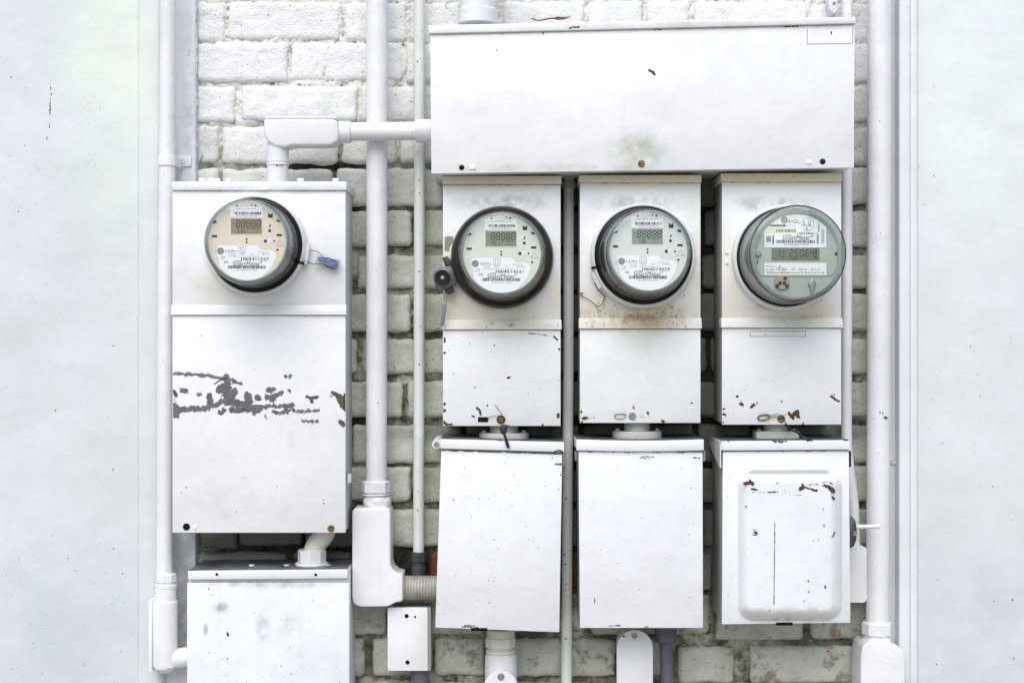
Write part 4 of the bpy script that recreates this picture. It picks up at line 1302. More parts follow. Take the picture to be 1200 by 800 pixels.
blotch('paint_chip', d2, M['chip_dark'], DD + 0.006, [([(650, 529), (655, 527.3), (659, 529)], 0.9), ([(584, 516), (588, 516)], 0.3)], 0.3, 0.4, 0.35)
blotch('paint_chip', d2, M['chip_dark'], DD, [([(647, 536.5)], 0.7), ([(657, 556)], 0.6), ([(654.5, 573.5)], 0.6), ([(531.5, 585.5)], 0.7), ([(526, 594)], 0.4), ([(600, 592)], 0.5), ([(541, 734), (560, 735)], 0.6), ([(545, 732.5), (556, 733)], 0.7), ([(518, 536), (527, 535.5)], -0.4)], 0.3, 0.5, 0.35)
blotch('scratch', d2, M['scratch'], DD, [([(592, 570), (580, 594)], -0.7), ([(598, 560), (594, 565)], -0.3), ([(581, 585), (559, 640)], -0.8)], 0.25, 0.4, 0.35)
dots('paint_speck', d2, M['chip_dark'], DD, (520, 650, 540, 725), 46, 0.25, 0.9, seed=61)
mb = MB()
mb.ptube([(660.5, 530, DD - .004), (661, 540, DD - .004), (659.5, 545, DD - .004)], 1.2, 8)
mb.ptube([(515, 527, DD - .004), (514.5, 537, DD - .004)], 1.4, 8)
mb.build('hinge_clip', M['steel'], d2, kind='stuff')
blotch('rust_bloom', d2, M['rust_pale'], DD, [([(512, 703), (513, 708)], 0.9), ([(520.5, 718.5)], 0.8)], 0.35, 0.4, 0.35, eps=0.0002)
MB().box(552, 571, 735.5, 739, DD + 0.0015, DD - 0.01, 0.0005).build('latch_notch', M['hole'], d2)

md3 = paint('third disconnect paint', (0.79, 0.795, 0.81), 0.42, 1.4, 0.35, topdirt=1.0, dirtcol=(0.055, 0.06, 0.07), stains=[(752, 700, DD, 90, 40, (0.7, 0.705, 0.73), 0.5, 20.0)])
d3 = thing('disconnect_box', 'plain upright white box with smooth door, in the third column', 'electrical box', W(751, 736, 0.07), 'white disconnect boxes under the meter boxes')
MB().prism([(678.5, 520), (823, 520), (823.5, 734), (680, 734)], DD - 0.006, 0.0, 0.002).build('body', M['flank'], d3)
MB().prism([(678, 528.6), (823.5, 529.6), (824, 735.5), (679.5, 735.5)], DD, DD - 0.005, 0.0016).build('door', md3, d3)
top3 = [(675.5 + 149.5 * i / 12, 514.2 + 1.6 * math.sin(math.pi * i / 12)) for i in range(13)]
bot3 = [(825 - 149.5 * i / 12, 527.6 + 1.3 * math.sin(math.pi * i / 12)) for i in range(13)]
MB().prism(top3 + bot3, DD + 0.006, 0.0, 0.002).build('lid', md3, d3)
blotch('paint_chip', d3, M['chip_grey'], DD, [([(750, 536), (757, 534.5), (766, 535.5)], 0.6), ([(752, 537), (762, 537)], 0.2), ([(813, 536), (820, 536.5)], 0.7)], 0.35, 0.5, 0.35)
blotch('paint_chip', d3, M['chip_dark'], DD, [([(697, 701), (697, 706)], 0.5), ([(690.5, 596.5)], 0.5), ([(807, 626)], 0.4), ([(803, 674), (803.5, 679)], -0.2), ([(714, 733), (728, 732.3)], 0.5), ([(756, 734), (759, 734)], 0.5), ([(705, 643)], 0.3), ([(687, 640), (688, 641)], 0.4), ([(815, 713), (821, 716)], -0.2)], 0.3, 0.5, 0.35)
dots('paint_speck', d3, M['chip_dark'], DD, (682, 820, 540, 725), 34, 0.25, 0.8, seed=62)
mb = MB()
mb.ptube([(674.6, 528, DD - .004), (675, 539, DD - .004)], 1.5, 8)
mb.ptube([(825.5, 528, DD - .004), (825, 540, DD - .004)], 1.5, 8)
mb.build('hinge_clip', M['steel'], d3, kind='stuff')

md4 = paint('raised cover box paint', (0.78, 0.79, 0.80), 0.42, 1.4, 0.35, topdirt=1.0, dirtcol=(0.055, 0.06, 0.07), drips=0.25, stains=[(925, 712, DD, 70, 14, (0.5, 0.51, 0.5), 0.6, 50.0), (925, 727, DD, 60, 6, (0.35, 0.35, 0.34), 0.6, 50.0)])
d4 = thing('disconnect_box', 'white box with a raised rounded rectangular cover, in the rightmost column', 'electrical box', W(921, 730, 0.07), 'white disconnect boxes under the meter boxes')
MB().prism([(847.5, 520), (994, 519), (996, 728.5), (847, 730)], DD - 0.006, 0.0, 0.002).build('body', M['flank'], d4)
MB().prism([(847, 528.8), (995, 527.8), (996.8, 729.5), (846, 731.2)], DD, DD - 0.005, 0.0016).build('door', md4, d4)
MB().prism([(845.5, 516.2), (996, 515), (996, 526.8), (845.5, 527.8)], DD + 0.006, 0.0, 0.0022).build('lid', md4, d4)
# side flap of the lid: a wedge on the left flank
a0, a1 = W(845.5, 520, DD + .005), W(845.5, 548, DD + .005)
fl = [Vector((a0.x - 0.0005, -DD - 0.004, a0.z)), Vector((a0.x - 0.0005, -DD - 0.004, a1.z)), Vector((a0.x - 0.0005, -DD + 0.006, a1.z)), Vector((a0.x - 0.0005, -0.005, a0.z - 0.012)), Vector((a0.x - 0.0005, -0.005, a0.z))]
MB().poly3([v + Vector((-0.0018, 0, 0)) for v in fl], fl).build('lid_flap', md4, d4)
# raised cover as a pressed sheet
def pressed(parent, mat, name, x0, x1, y0, y1, r, w, H, d, nx=60, ny=84, dome=0.0):
    vs, fs, low = [], [], []
    m = w + 1.5
    for j in range(ny + 1):
        for i in range(nx + 1):
            px, py = x0 - m + (x1 - x0 + 2 * m) * i / nx, y0 - m + (y1 - y0 + 2 * m) * j / ny
            qx, qy = abs(px - (x0 + x1) / 2) - (x1 - x0) / 2 + r, abs(py - (y0 + y1) / 2) - (y1 - y0) / 2 + r
            s = math.hypot(max(qx, 0), max(qy, 0)) + min(max(qx, qy), 0) - r
            t = min(1, max(0, (w * 0.2 - s) / (w * 1.2)))
            h = H * math.sin(t * math.pi / 2) ** 0.8
            u, v = (px - (x0 + x1) / 2) / (x1 - x0) * 2, (py - (y0 + y1) / 2) / (y1 - y0) * 2
            h += dome * max(0, 1 - u * u) * max(0, 1 - v ** 4) * t
            vs.append(W(px, py, d + h - 0.0008 * (t == 0)))
            low.append(t == 0)
    n1 = nx + 1
    for j in range(ny):
        for i in range(nx):
            q = ((j + 1) * n1 + i, (j + 1) * n1 + i + 1, j * n1 + i + 1, j * n1 + i)
            if not all(low[k] for k in q):
                fs.append(q)
    return MB().add(vs, fs).build(name, mat, parent, angle=2.5)
RH = 0.023
rc = pressed(d4, md4, 'raised_cover', 867.5, 984, 553, 724, 16, 12, RH, DD, 70, 100)
FD = DD + RH
blotch('groove', d4, M['seam'], FD, [([(908.2, 582), (908, 600)], -0.35), ([(908, 612), (907, 708)], 0.4), ([(908, 711.6), (942, 713)], -0.2)], 0.15, 0.3, 0.35, eps=0.0007)
blotch('groove', d4, M['scratch'], FD, [([(946.5, 584), (946.5, 640)], -0.75), ([(946.5, 650), (946.8, 708)], -0.35)], 0.3, 0.3, 0.35, eps=0.0007)
blotch('groove', d4, M['seam'], FD + 0.0004, [([(914, 580.3), (939, 579.8)], 0.15)], 0.15, 0.3, 0.35)
blotch('rust_patch', d4, M['rust'], FD - 0.0004, [([(872, 566), (881, 565)], 1.6), ([(879, 563), (882, 567)], 1.4), ([(971, 570), (976, 575)], 2.1), ([(966, 568), (973, 573)], 0.8), ([(951, 573), (957, 574.5)], 0.6)], 0.5, 0.45, 0.35, eps=0.001)
blotch('paint_chip', d4, M['chip_dark'], FD - 0.0004, [([(938, 572.5), (941, 571)], 1.8), ([(941, 569), (940, 567.5)], 0.9), ([(944, 571), (950, 572.5), (957, 575)], 0.7), ([(949, 568), (954, 566.8), (962, 568), (969, 571)], -0.2), ([(963, 566), (970, 563.5), (976, 567)], 0.0), ([(975.5, 582.5), (977.5, 584.5)], 0.9),
    ([(881, 572.5), (887, 573.5)], 0.5), ([(900, 576.3), (911, 576)], 0.25), ([(882, 576.5), (896, 576.7)], -0.2), ([(912, 577), (935, 577)], -0.6), ([(885, 623), (887, 624)], 1.1), ([(882, 626), (888, 627)], -0.1), ([(882, 621), (887, 620)], -0.1), ([(966, 615.5)], 0.4), ([(978, 624)], 0.7), ([(975, 628), (977, 627)], 0.1), ([(874, 593)], 0.6), ([(965, 596)], 0.5), ([(967, 686), (967, 689)], 0.5), ([(947, 680)], 0.6), ([(948, 693)], 0.6), ([(942, 704)], 0.6), ([(911, 566)], 0.3)], 0.4, 0.5, 0.35, grow=0.4, eps=0.0012)
blotch('rust_bloom', d4, M['rust_pale'], FD - 0.0004, [([(974, 578), (976, 582)], 0.9), ([(870, 569), (871, 571)], 0.6)], 0.3, 0.5, 0.35, eps=0.0008)
blotch('paint_chip', d4, M['chip_dark'], DD + 0.006, [([(905, 516.5), (922, 517)], 0.6), ([(908, 518), (918, 518)], 0.6), ([(843.6, 518), (845, 518.5)], 0.2), ([(989, 516), (994, 515.7)], 0.4), ([(946, 516.3), (951, 516)], 0.5), ([(888, 518.5), (891, 517)], -0.1), ([(963, 516), (965, 516)], 0.1), ([(853, 517), (855, 517)], 0.1)], 0.4, 0.5, 0.35)
dots('paint_speck', d4, M['chip_dark'], DD, (850, 864, 540, 725), 10, 0.25, 0.8, seed=63)
dots('paint_speck', d4, M['chip_dark'], FD - 0.0004, (872, 980, 560, 715), 30, 0.25, 0.8, eps=0.0012, seed=64)
MB().box(910, 929, 729, 732.5, DD + 0.0015, DD - 0.01, 0.0005).build('latch_notch', M['hole'], d4)
MB().box(995.4, 997.4, 528.5, 547, DD - 0.004, DD - 0.02, 0.0).build('side_gap', M['hole'], d4)
# switch on the right flank: pivot plate and throwing arm
sw = MB().prism([(995, 606), (999, 605.5), (1003, 610), (1004.5, 620), (1004, 632), (1001, 640), (995, 643)], 0.105, 0.09, 0.002).build('switch_plate', M['lock'], d4)
screw(sw, 1002, 624.5, 2.8, 0.105, M['steel'])
MB().ptube([(1004, 617, 0.112), (1012, 616.8, 0.117), (1022, 616.5, 0.122), (1031, 616.2, 0.124)], 2.6, 12).build('switch_lever', M['conduit'], d4)

blotch('grime_shade_line', d2, M['chip_olive'], DD, [([(518, 527.9), (658.5, 531.9)], 0.35)], 0.25, 0.12, 0.4)  # shade under the lids painted as dark lines along the doors
blotch('grime_shade_line', d3, M['chip_olive'], DD, [([(679, 529.6), (823, 530.4)], 0.1)], 0.25, 0.12, 0.4)
blotch('grime_shade_line', d4, M['chip_olive'], DD, [([(848, 529.6), (994, 528.6)], 0.1)], 0.25, 0.12, 0.4)

# lower left box
LD = 0.125
ml = paint('lower left box paint', (0.78, 0.79, 0.80), 0.45, 0.9, 0.25, topdirt=1.0, dirtcol=(0.055, 0.06, 0.07), drips=0.3, stains=[
    (260, 712, LD, 14, 10, (0.33, 0.34, 0.35), 0.9, 50.0), (308, 735, LD, 14, 22, (0.4, 0.41, 0.42), 0.7, 45.0), (338, 730, LD, 18, 18, (0.45, 0.46, 0.47), 0.6, 45.0), (241, 737, LD, 4, 10, (0.3, 0.31, 0.32), 0.7, 0),
    (315, 684, LD, 110, 7, (0.35, 0.36, 0.36), 0.7, 40.0), (340, 770, LD, 50, 40, (0.6, 0.61, 0.62), 0.5, 30.0)])
d5 = thing('cable_box', 'white box under the widest meter box, dirty lid with two small holes', 'electrical box', W(314, 900, 0.06))
MB().box(221, 408, 672, 920, LD - 0.005, -0.005, 0.002).build('body', ml, d5)
MB().prism([(220, 668), (407.5, 666.3), (407.5, 677.6), (220, 679)], LD + 0.005, -0.005, 0.002).build('lid', ml, d5)
MB().box(219, 409.5, 682, 920, LD, LD - 0.0045, 0.0035, 3).build('door', ml, d5)
hole(d5, 254, 672.6, 1.7, LD + 0.005)
hole(d5, 370, 673, 1.7, LD + 0.005)
for px_ in (295, 336, 384):
    p = W(px_, 664, 0.08)
    MB().lathe([(0.006, 0), (0.0055, 0.003), (0.003, 0.0045)], Vector((p.x, p.y, W(0, 667, LD + .005).z - 0.001)), (0, 0, 1), 12).build('top_screw', ml, d5)
blotch('paint_chip', d5, M['chip_dark'], LD, [([(266.5, 741), (267, 744)], 1.0), ([(244.8, 689.5)], 0.7), ([(266.5, 771.5)], 0.6), ([(341, 789)], 0.8), ([(266, 788)], 0.6), ([(394, 779)], 0.4), ([(352, 686), (356, 688)], 0.1), ([(306, 745), (308, 747)], 0.2)], 0.35, 0.5, 0.35)
dots('paint_speck', d5, M['chip_dark'], LD, (222, 406, 685, 800), 50, 0.25, 0.8, seed=65)

wb = thing('wall_bolt', 'round white washer and bolt on brick beside the tilted box lid', 'bolt', W(511, 521, 0.12))
MB().lathe([(5.6 * kk(.12), -0.13), (5.6 * kk(.12), 0), (5.2 * kk(.12), 0.0015), (0.001, 0.0018)], W(511.5, 520.5, 0.12), (0, -1, 0), 22).build('washer', M['conduit_green'], wb)
screw(wb, 511.5, 520.5, 3.2, 0.1215, M['steel'], ang=1.0)

# ------------------------------------------------------------------ meters
U = 0.1625 * kk(BD + 0.11)    # metres per unit of the enlarged dial drawing

SEGS = {'0': 'abcdef', '1': 'bc', '2': 'abged', '3': 'abgcd', '4': 'fgbc', '5': 'afgcd', '6': 'afgedc', '7': 'abc', '8': 'abcdefg', '9': 'abcdfg', '-': 'g', ' ': ''}
def seven(mb, s, place, x0, yb, w, h, gap, th, slant=0.08):
    x = x0
    for ch in s:
        for sg in SEGS[ch]:
            hw, hh = w / 2, h / 2
            cxs = {'a': (hw, h, 1), 'd': (hw, 0, 1), 'g': (hw, hh, 1), 'f': (0, h * .75, 0), 'b': (w, h * .75, 0), 'e': (0, h * .25, 0), 'c': (w, h * .25, 0)}
            cx, cy, hor = cxs[sg]
            L = (w if hor else hh) / 2 - th * 0.35
            t = th / 2
            pts = [(-L, 0), (-L + t, -t), (L - t, -t), (L, 0), (L - t, t), (-L + t, t)]
            if not hor:
                pts = [(-b, a) for a, b in pts]
            mb.add([place(x + cx + a + (cy + b) * slant, yb + cy + b) for a, b in pts], [tuple(range(6))])
        x += w + gap

def barcode(mb, place, x0, x1, y0, y1, seed, unit=2.6):
    r = random.Random(seed)
    x = x0
    while x < x1:
        w = unit * r.choice((1, 1, 2, 3))
        mb.add([place(x, y0), place(min(x + w, x1), y0), place(min(x + w, x1), y1), place(x, y1)], [(0, 1, 2, 3)])
        x += w + unit * r.choice((1, 1, 2))

def monogram(mb_disc, mb_mark, place, cx, cy, r):
    """round emblem: dark disc, pale ring and script letters"""
    pts = circ(cx, cy, r, 28)
    mb_disc.add([place(x, y) for x, y in pts], [tuple(range(28))])
    mb = mb_mark
    n = 28
    vs, fs = [], []
    for i in range(n):
        a = 2 * math.pi * i / n
        for q in (0.78, 0.86):
            vs.append(place(cx + r * q * math.cos(a), cy + r * q * math.sin(a), 0.0002))
    for i in range(n):
        j = (i + 1) % n
        fs.append((2 * i, 2 * i + 1, 2 * j + 1, 2 * j))
    mb.add(vs, fs)
    put_text(mb, 'GE', lambda a, b: place(a, b, 0.0002), cx, cy, r * 1.05, r * 0.85, 0.25)
    for k in range(4):
        a = math.pi / 4 + k * math.pi / 2
        vs = [place(cx + r * q * math.cos(a + s), cy + r * q * math.sin(a + s), 0.0002) for q, s in ((0.62, -0.25), (0.72, 0.0), (0.62, 0.3), (0.68, 0.1))]
        mb.add(vs, [(0, 1, 2, 3)])

def ring_profile(ro, ri, h):
    return [(ri, 0.0), (ro - 0.001, 0.0), (ro, 0.003), (ro, h * 0.55), (ro - (ro - ri) * 0.25, h * 0.9), (ro - (ro - ri) * 0.55, h), (ri + 0.001, h * 0.95), (ri, h * 0.8)]

def cam_local(root):
    pass

AX = (0, -1, 0)
def make_meter(label, px, py, yaw, pitch, ringmat, platemat, lcdmat, reading, serial, ro_px, dark_ring=False, gap_ang=None, seed=1, rim_k=1.0):
    loc = W(px, py, BD)
    t = thing('electric_meter', label, 'electric meter', loc, 'round digital electric meters', local=True)
    t.rotation_euler = (math.radians(pitch), 0, math.radians(yaw))
    ro = ro_px * kk(BD + 0.01)
    O = (0, 0, 0)
    hR = 0.024
    MB().lathe(ring_profile(ro, ro - (0.0105 if dark_ring else 0.0075), hR), O, AX, 72, closed=True).build('ring', ringmat, t)
    rb_ = ro - 0.008
    MB().lathe([(rb_ + 0.001, 0.0), (rb_ + 0.001, 0.019), (rb_ - 0.002, 0.022), (rb_ - 0.004, 0.0225), (rb_ - 0.0055, 0.030), (rb_ - 0.0075, 0.036), (0.05, 0.036)], O, AX, 64).build('base', M['black_brown'] if dark_ring else M['black'], t)
    rc0, rc1 = rb_ - 0.0065, 0.0775 * rim_k
    hF = 0.122
    # glass cover: skirt, rolled shoulder, flat front
    cov = MB().lathe([(rc0, 0.030), (rc0, 0.040), (rc0 - 0.003, 0.044), (rc1 + 0.0012, hF - 0.014), (rc1, hF - 0.006), (rc1 - 0.002, hF - 0.001), (rc1 - 0.005, hF), (0.0002, hF)], O, AX, 64)
    cov.build('glass_cover', M['glass'], t, angle=1.2)
    MB().lathe([(rc1 - 0.0072, hF - 0.005), (rc1 - 0.0072, hF - 0.0006), (rc1 - 0.0045, hF - 0.0005), (rc1 - 0.0012, hF - 0.004), (rc1 - 0.001, hF - 0.012), (rc1 - 0.0045, hF - 0.012)], O, AX, 64, closed=True).build('cover_rim', M['rim'], t, angle=1.0)
    rp_ = rc1 - 0.0058
    hP = hF - 0.014
    MB().lathe([(rc0 - 0.006, 0.034), (rc0 - 0.007, 0.055), (rp_ + 0.0015, 0.058), (rp_ + 0.0005, hP - 0.004), (0.05, hP - 0.0035)], O, AX, 56).build('inner_body', M['inner_dark'], t)
    MB().lathe([(rp_, hP - 0.003), (rp_, hP - 0.0006), (rp_ - 0.0006, hP), (0.0002, hP)], O, AX, 64).build('dial_plate', platemat, t)
    s = rp_ / (285 * U)
    def place(lay):
        return lambda x, y, e=0.0: ((x - 427) * U * s, -(hP + lay + e), -(382 - (764 - y)) * U * s if False else (382 - y) * U * s)
    P1, P2, P3 = place(0.0004), place(0.0007), place(0.0010)
    flip = lambda P: (lambda x, y, e=0.0: P(x, -y, e))      # text space grows upwards
    def quad(mb, P, x0, x1, y0, y1):
        mb.add([P(x0, y1), P(x1, y1), P(x1, y0), P(x0, y0)], [(0, 1, 2, 3)])
    def disc(mb, P, cx, cy, r, n=18):
        mb.add([P(cx + r * math.cos(2 * math.pi * i / n), cy - r * math.sin(2 * math.pi * i / n)) for i in range(n)], [tuple(range(n))])
    def txt(mb, P, st_, cx, cy, w, h, sl=0.0):
        put_text(mb, st_, lambda a, b, e=0.0: P(a, 2 * cy - b if False else cy - (b - cy), e), cx, cy, w, h, sl)
    # top sticker
    mb = MB()
    quad(mb, P1, 302, 537, 128, 203)
    stk = mb.build('sticker', M['sticker'], t, smooth=False)
    mb = MB()
    txt(mb, P2, 'Silver Spring Networks', 420, 143, 150, 11)
    barcode(mb, P2, 330, 525, 165, 186, seed)
    txt(mb, P2, '0013500100' + serial[-4:], 425, 195, 150, 7)
    mb.build('print', M['ink'], stk, off=Vector(), smooth=False, kind='stuff')
    # lcd
    mb = MB()
    quad(mb, P1, 300, 537, 207, 332)
    bz = mb.build('display_bezel', M['bezel'], t, smooth=False)
    mb = MB()
    quad(mb, P2, 307, 531, 213, 325)
    lcd = mb.build('display', lcdmat, t, smooth=False)
    mb = MB()
    seven(mb, '-', lambda x, y: P3(x, y), 318, 248, 16, 0.01, 8, 5, 0)
    seven(mb, '88888', lambda x, y: P3(x, 277 - (y - 0)), 346, 0, 24, 50, 13, 6.5)
    seven(mb, reading, lambda x, y: P3(x, 318 - y), 348, 0, 14, 29, 8, 3.6)
    quad(mb, P3, 426, 436, 285, 291)
    for xx in (452, 470, 488):
        quad(mb, P3, xx, xx + 9, 311, 315)
        quad(mb, P3, xx + 4, xx + 18, 287, 291)
    mb.build('digits', M['seg'], lcd, off=Vector(), smooth=False, kind='stuff')
    # openings in the plate
    mb = MB()
    def rquad(cx, cy, w, h, a):
        c_, s_ = math.cos(a), math.sin(a)
        q = [(-w, h), (w, h), (w, -h), (-w, -h)]
        mb.add([P1(cx + x * c_ - y * s_, cy + x * s_ + y * c_) for x, y in q], [(0, 1, 2, 3)])
    rquad(189, 238, 15, 8, -0.3)
    rquad(188, 342, 19, 8, 0)
    rquad(652, 229, 14, 8, 0.3)
    rquad(657, 333, 19, 8, 0)
    rquad(350, 122, 7, 6, -0.3)
    rquad(457, 114, 5, 5, 0.1)
    rquad(485, 119, 7, 6, 0.3)
    rquad(593, 195, 17, 12, 0)
    rquad(581, 180, 5, 5, 0)
    rquad(604, 180, 5, 5, 0)
    disc(mb, P1, 588, 264, 9)
    disc(mb, P1, 588, 301, 11)
    disc(mb, P1, 557, 377, 12)
    disc(mb, P1, 621, 377, 7)
    disc(mb, P1, 645, 440, 8)
    disc(mb, P1, 421, 363, 7)
    disc(mb, P1, 421, 386, 7)
    disc(mb, P1, 192, 456, 3)
    mb.build('dial_opening', M['slot'], t, smooth=False, kind='stuff')
    mb = MB()
    disc(mb, P1, 589, 377, 17)
    disc(mb, P2, 580, 262, 6, 12)
    lens = mb.build('optical_port', M['sticker'], t, smooth=False, kind='stuff')
    mb = MB()
    disc(mb, P3, 590, 379, 5, 12)
    tri = [(660, 368), (634, 408), (688, 410)]
    for i in range(3):
        a, b = Vector(tri[i]), Vector(tri[(i + 1) % 3])
        nn = (b - a).orthogonal().normalized() * 1.2
        mb.add([P2(*(a + nn)), P2(*(b + nn)), P2(*(b - nn)), P2(*(a - nn))], [(3, 2, 1, 0)])
    mb.build('print', M['copper'], lens, off=Vector(), smooth=False, kind='stuff')
    # name label
    pts = [(207, 420), (216, 409), (490, 408), (504, 414), (514, 430), (530, 442), (600, 444), (622, 452), (634, 470), (634, 490)]
    for i in range(0, 15):
        a = math.radians(30 + i * 8.2)
        pts.append((424 + 246 * math.cos(a) * (0.9 if a < 1 else 1), 412 + 252 * math.sin(a)))
    pts += [(218, 505), (206, 470)]
    mb = MB()
    mb.add([P1(x, y) for x, y in pts][::-1], [tuple(range(len(pts)))])
    lab = mb.build('name_label', M['sticker'], t, smooth=False)
    mb, mk, mg = MB(), MB(), MB()
    monogram(mb, mk, lambda x, y, e=0.0: P2(x, 900 - y, e), 232, 450, 25)
    txt(mb, P2, 'I-210+c', 308, 450, 80, 20)
    txt(mb, P2, serial, 482, 508, 202, 23)
    txt(mb, P2, serial, 483, 508, 200, 21)
    txt(mb, P2, 'PG&E', 362, 523, 44, 14)
    txt(mb, P2, 'SmartMeter', 420, 541, 200, 34, 0.12)
    txt(mb, P2, '®', 528, 529, 14, 14)
    txt(mb, P2, '06', 272, 529, 30, 15)
    barcode(mb, P2, 286, 560, 555, 577, seed + 7, 2.2)
    txt(mg, P2, 'CL 200', 318, 472, 46, 11)
    txt(mg, P2, '120V', 388, 472, 34, 11)
    txt(mg, P2, '3W', 462, 472, 20, 11)
    txt(mg, P2, 'FM12S', 560, 472, 56, 11)
    txt(mg, P2, '60 Hz 2.5', 540, 456, 76, 9)
    txt(mg, P2, 'TYPE', 250, 490, 30, 9)
    txt(mg, P2, '7270 900/1 15  Kh 7.2  TA 30  CA 0.5', 400, 489, 220, 9)
    txt(mg, P2, 'LISTED', 246, 503, 38, 8)
    txt(mg, P2, 'PG-' + serial + '-06250', 422, 588, 150, 9)
    for a, b in (((364, 415), (412, 415)), ((412, 415), (412, 462)), ((412, 462), (364, 462)), ((364, 462), (364, 415))):
        quad(mg, P2, min(a[0], b[0]) - 1.2, max(a[0], b[0]) + 1.2, min(a[1], b[1]) - 1.2, max(a[1], b[1]) + 1.2)
    for a in (378, 396):
        quad(mg, P2, a - 4, a + 4, 424, 432)
        quad(mg, P2, a - 4, a + 4, 444, 452)
    mb.build('print', M['ink'], lab, off=Vector(), smooth=False, kind='stuff')
    mg.build('fine_print', M['ink_grey'], lab, off=Vector(), smooth=False, kind='stuff')
    mk.build('emblem', M['sticker'], lab, off=Vector(), smooth=False, kind='stuff')
    return t

e1 = make_meter('meter with beige dial and brown display on the widest box', 300.8, 288, 1.5, 0, M['ring_white'], M['plate_beige'], M['lcd_brown'], '310', '1005411557', 59.4, seed=3)
e2 = make_meter('black ringed meter with tarnished lock plate at its lower left', 588.5, 302, 0.3, 0, M['ring_black'], M['plate_green'], M['lcd_olive'], '451', '1004514331', 60.2, True, seed=5)
e3 = make_meter('meter in pale ring with rust freckles and loose wire beneath', 752.8, 300, 0.5, -0.5, M['ring_white'], M['plate_grey'], M['lcd_green'], '136', '1004514329', 61.5, seed=8)

def make_big_meter():
    loc = W(919, 302, BD)
    t = thing('electric_meter', 'largest meter, smoky cylindrical cover sticking out past its box edge', 'electric meter', loc, 'round digital electric meters', local=True)
    O = (0, 0, 0)
    t.rotation_euler = (0, 0, 0)
    kR = kk(BD + 0.01)
    ro = 62.3 * kR
    MB().lathe(ring_profile(ro, ro - 0.008, 0.02), O, AX, 72, closed=True).build('ring', M['ring_white'], t)
    MB().lathe([(ro - 0.006, 0), (ro - 0.006, 0.014), (ro - 0.012, 0.016), (0.05, 0.016)], O, AX, 64).build('base', M['black'], t)
    hF = 0.130
    rF = 56 * kk(BD + hF)
    MB().lathe([(ro - 0.010, 0.012), (ro - 0.011, 0.02), (rF + 0.0025, hF - 0.012), (rF + 0.001, hF - 0.004), (rF - 0.002, hF), (0.0002, hF)], O, AX, 72).build('cover', M['glass_grey'], t, angle=1.2)
    MB().lathe([(ro - 0.0105, 0.012), (ro - 0.0105, 0.019), (ro - 0.0125, 0.019), (ro - 0.0125, 0.012)], O, AX, 64, closed=True).build('cover_seal', M['black'], t)
    MB().lathe([(rF - 0.0075, hF - 0.003), (rF - 0.006, hF - 0.0006), (rF - 0.0015, hF - 0.001), (rF + 0.0006, hF - 0.005), (rF + 0.0002, hF - 0.009), (rF - 0.006, hF - 0.0085)], O, AX, 64, closed=True).build('cover_rim', M['rim'], t, angle=1.0)
    MB().lathe([(rF + 0.0008, hF - 0.0005), (rF + 0.0016, hF - 0.003), (rF + 0.0008, hF - 0.0055), (rF, hF - 0.003)], O, AX, 72, closed=True).build('front_edge', M['inner_dark'], t)
    MB().lathe([(ro - 0.018, 0.016), (ro - 0.02, 0.06), (rF - 0.006, 0.065), (rF - 0.006, hF - 0.015), (0.05, hF - 0.0148)], O, AX, 64).build('inner_body', M['inner_grey'], t)
    hP = hF - 0.013
    U4 = 0.1624 * kk(BD + hP)
    def place(lay):
        return lambda x, y, e=0.0: ((x - 491) * U4, -(hP + lay + e), (391 - y) * U4)
    P0, P1, P2, P3 = place(0), place(0.0004), place(0.0008), place(0.0012)
    MB().lathe([(rF - 0.006, hP - 0.002), (rF - 0.006, hP - 0.0003), (0.0002, hP - 0.0003)], O, AX, 64).build('dial_plate', M['plate_dull'], t)
    def quad(mb, P, x0, x1, y0, y1):
        mb.add([P(x0, y1), P(x1, y1), P(x1, y0), P(x0, y0)], [(0, 1, 2, 3)])
    def disc(mb, P, cx, cy, r, n=20):
        mb.add([P(cx + r * math.cos(2 * math.pi * i / n), cy - r * math.sin(2 * math.pi * i / n)) for i in range(n)], [tuple(range(n))])
    def txt(mb, P, s, cx, cy, w, h, sl=0.0):
        put_text(mb, s, lambda a, b, e=0.0: P(a, cy - (b - cy), e), cx, cy, w, h, sl)
    # gasket line round the window
    arch = [(205, 505), (200, 440), (198, 385), (212, 300), (250, 220), (310, 150), (390, 108), (490, 95), (590, 108), (670, 150), (735, 220), (775, 300), (790, 385), (786, 450), (775, 500), (745, 540), (700, 548), (270, 548), (225, 535), (205, 505)]
    MB().tube([Vector(P1(x, y)) for x, y, _ in smooth_path([(x, y, 0) for x, y in arch], 4)], 0.0011, 6, False).build('window_gasket', M['gasket'], t)
    # upper label with arched top
    pts = [(258, 345), (705, 345), (705, 195)] + [(491 + 285 * math.cos(a), 391 - 285 * math.sin(a)) for a in [math.radians(46 + i * 6.5) for i in range(14)]] + [(258, 225)]
    mb = MB()
    mb.add([P1(x, y) for x, y in pts], [tuple(range(len(pts)))])
    lab = mb.build('name_label', M['sticker'], t, smooth=False)
    mb, mk, mg, my = MB(), MB(), MB(), MB()
    monogram(mb, mk, lambda x, y, e=0.0: P2(x, 294 - y, e), 402, 147, 26)
    txt(mb, P2, 'kV2c', 470, 156, 74, 28, 0.25)
    txt(mb, P2, '+', 512, 172, 14, 12)
    quad(mb, P2, 296, 414, 180, 194)
    txt(mb, P2, '1005388611', 568, 243, 140, 14)
    txt(mb, P2, 'PG&E', 432, 256, 46, 12)
    txt(mb, P2, 'SmartMeter', 490, 273, 205, 34, 0.12)
    txt(mb, P2, '®', 602, 263, 16, 16)
    barcode(mb, P2, 346, 625, 292, 313, 77, 2.6)
    barcode(mb, P2, 340, 485, 214, 235, 78, 2.6)
    txt(mb, P2, 'PG1005388611706009', 490, 324, 178, 9)
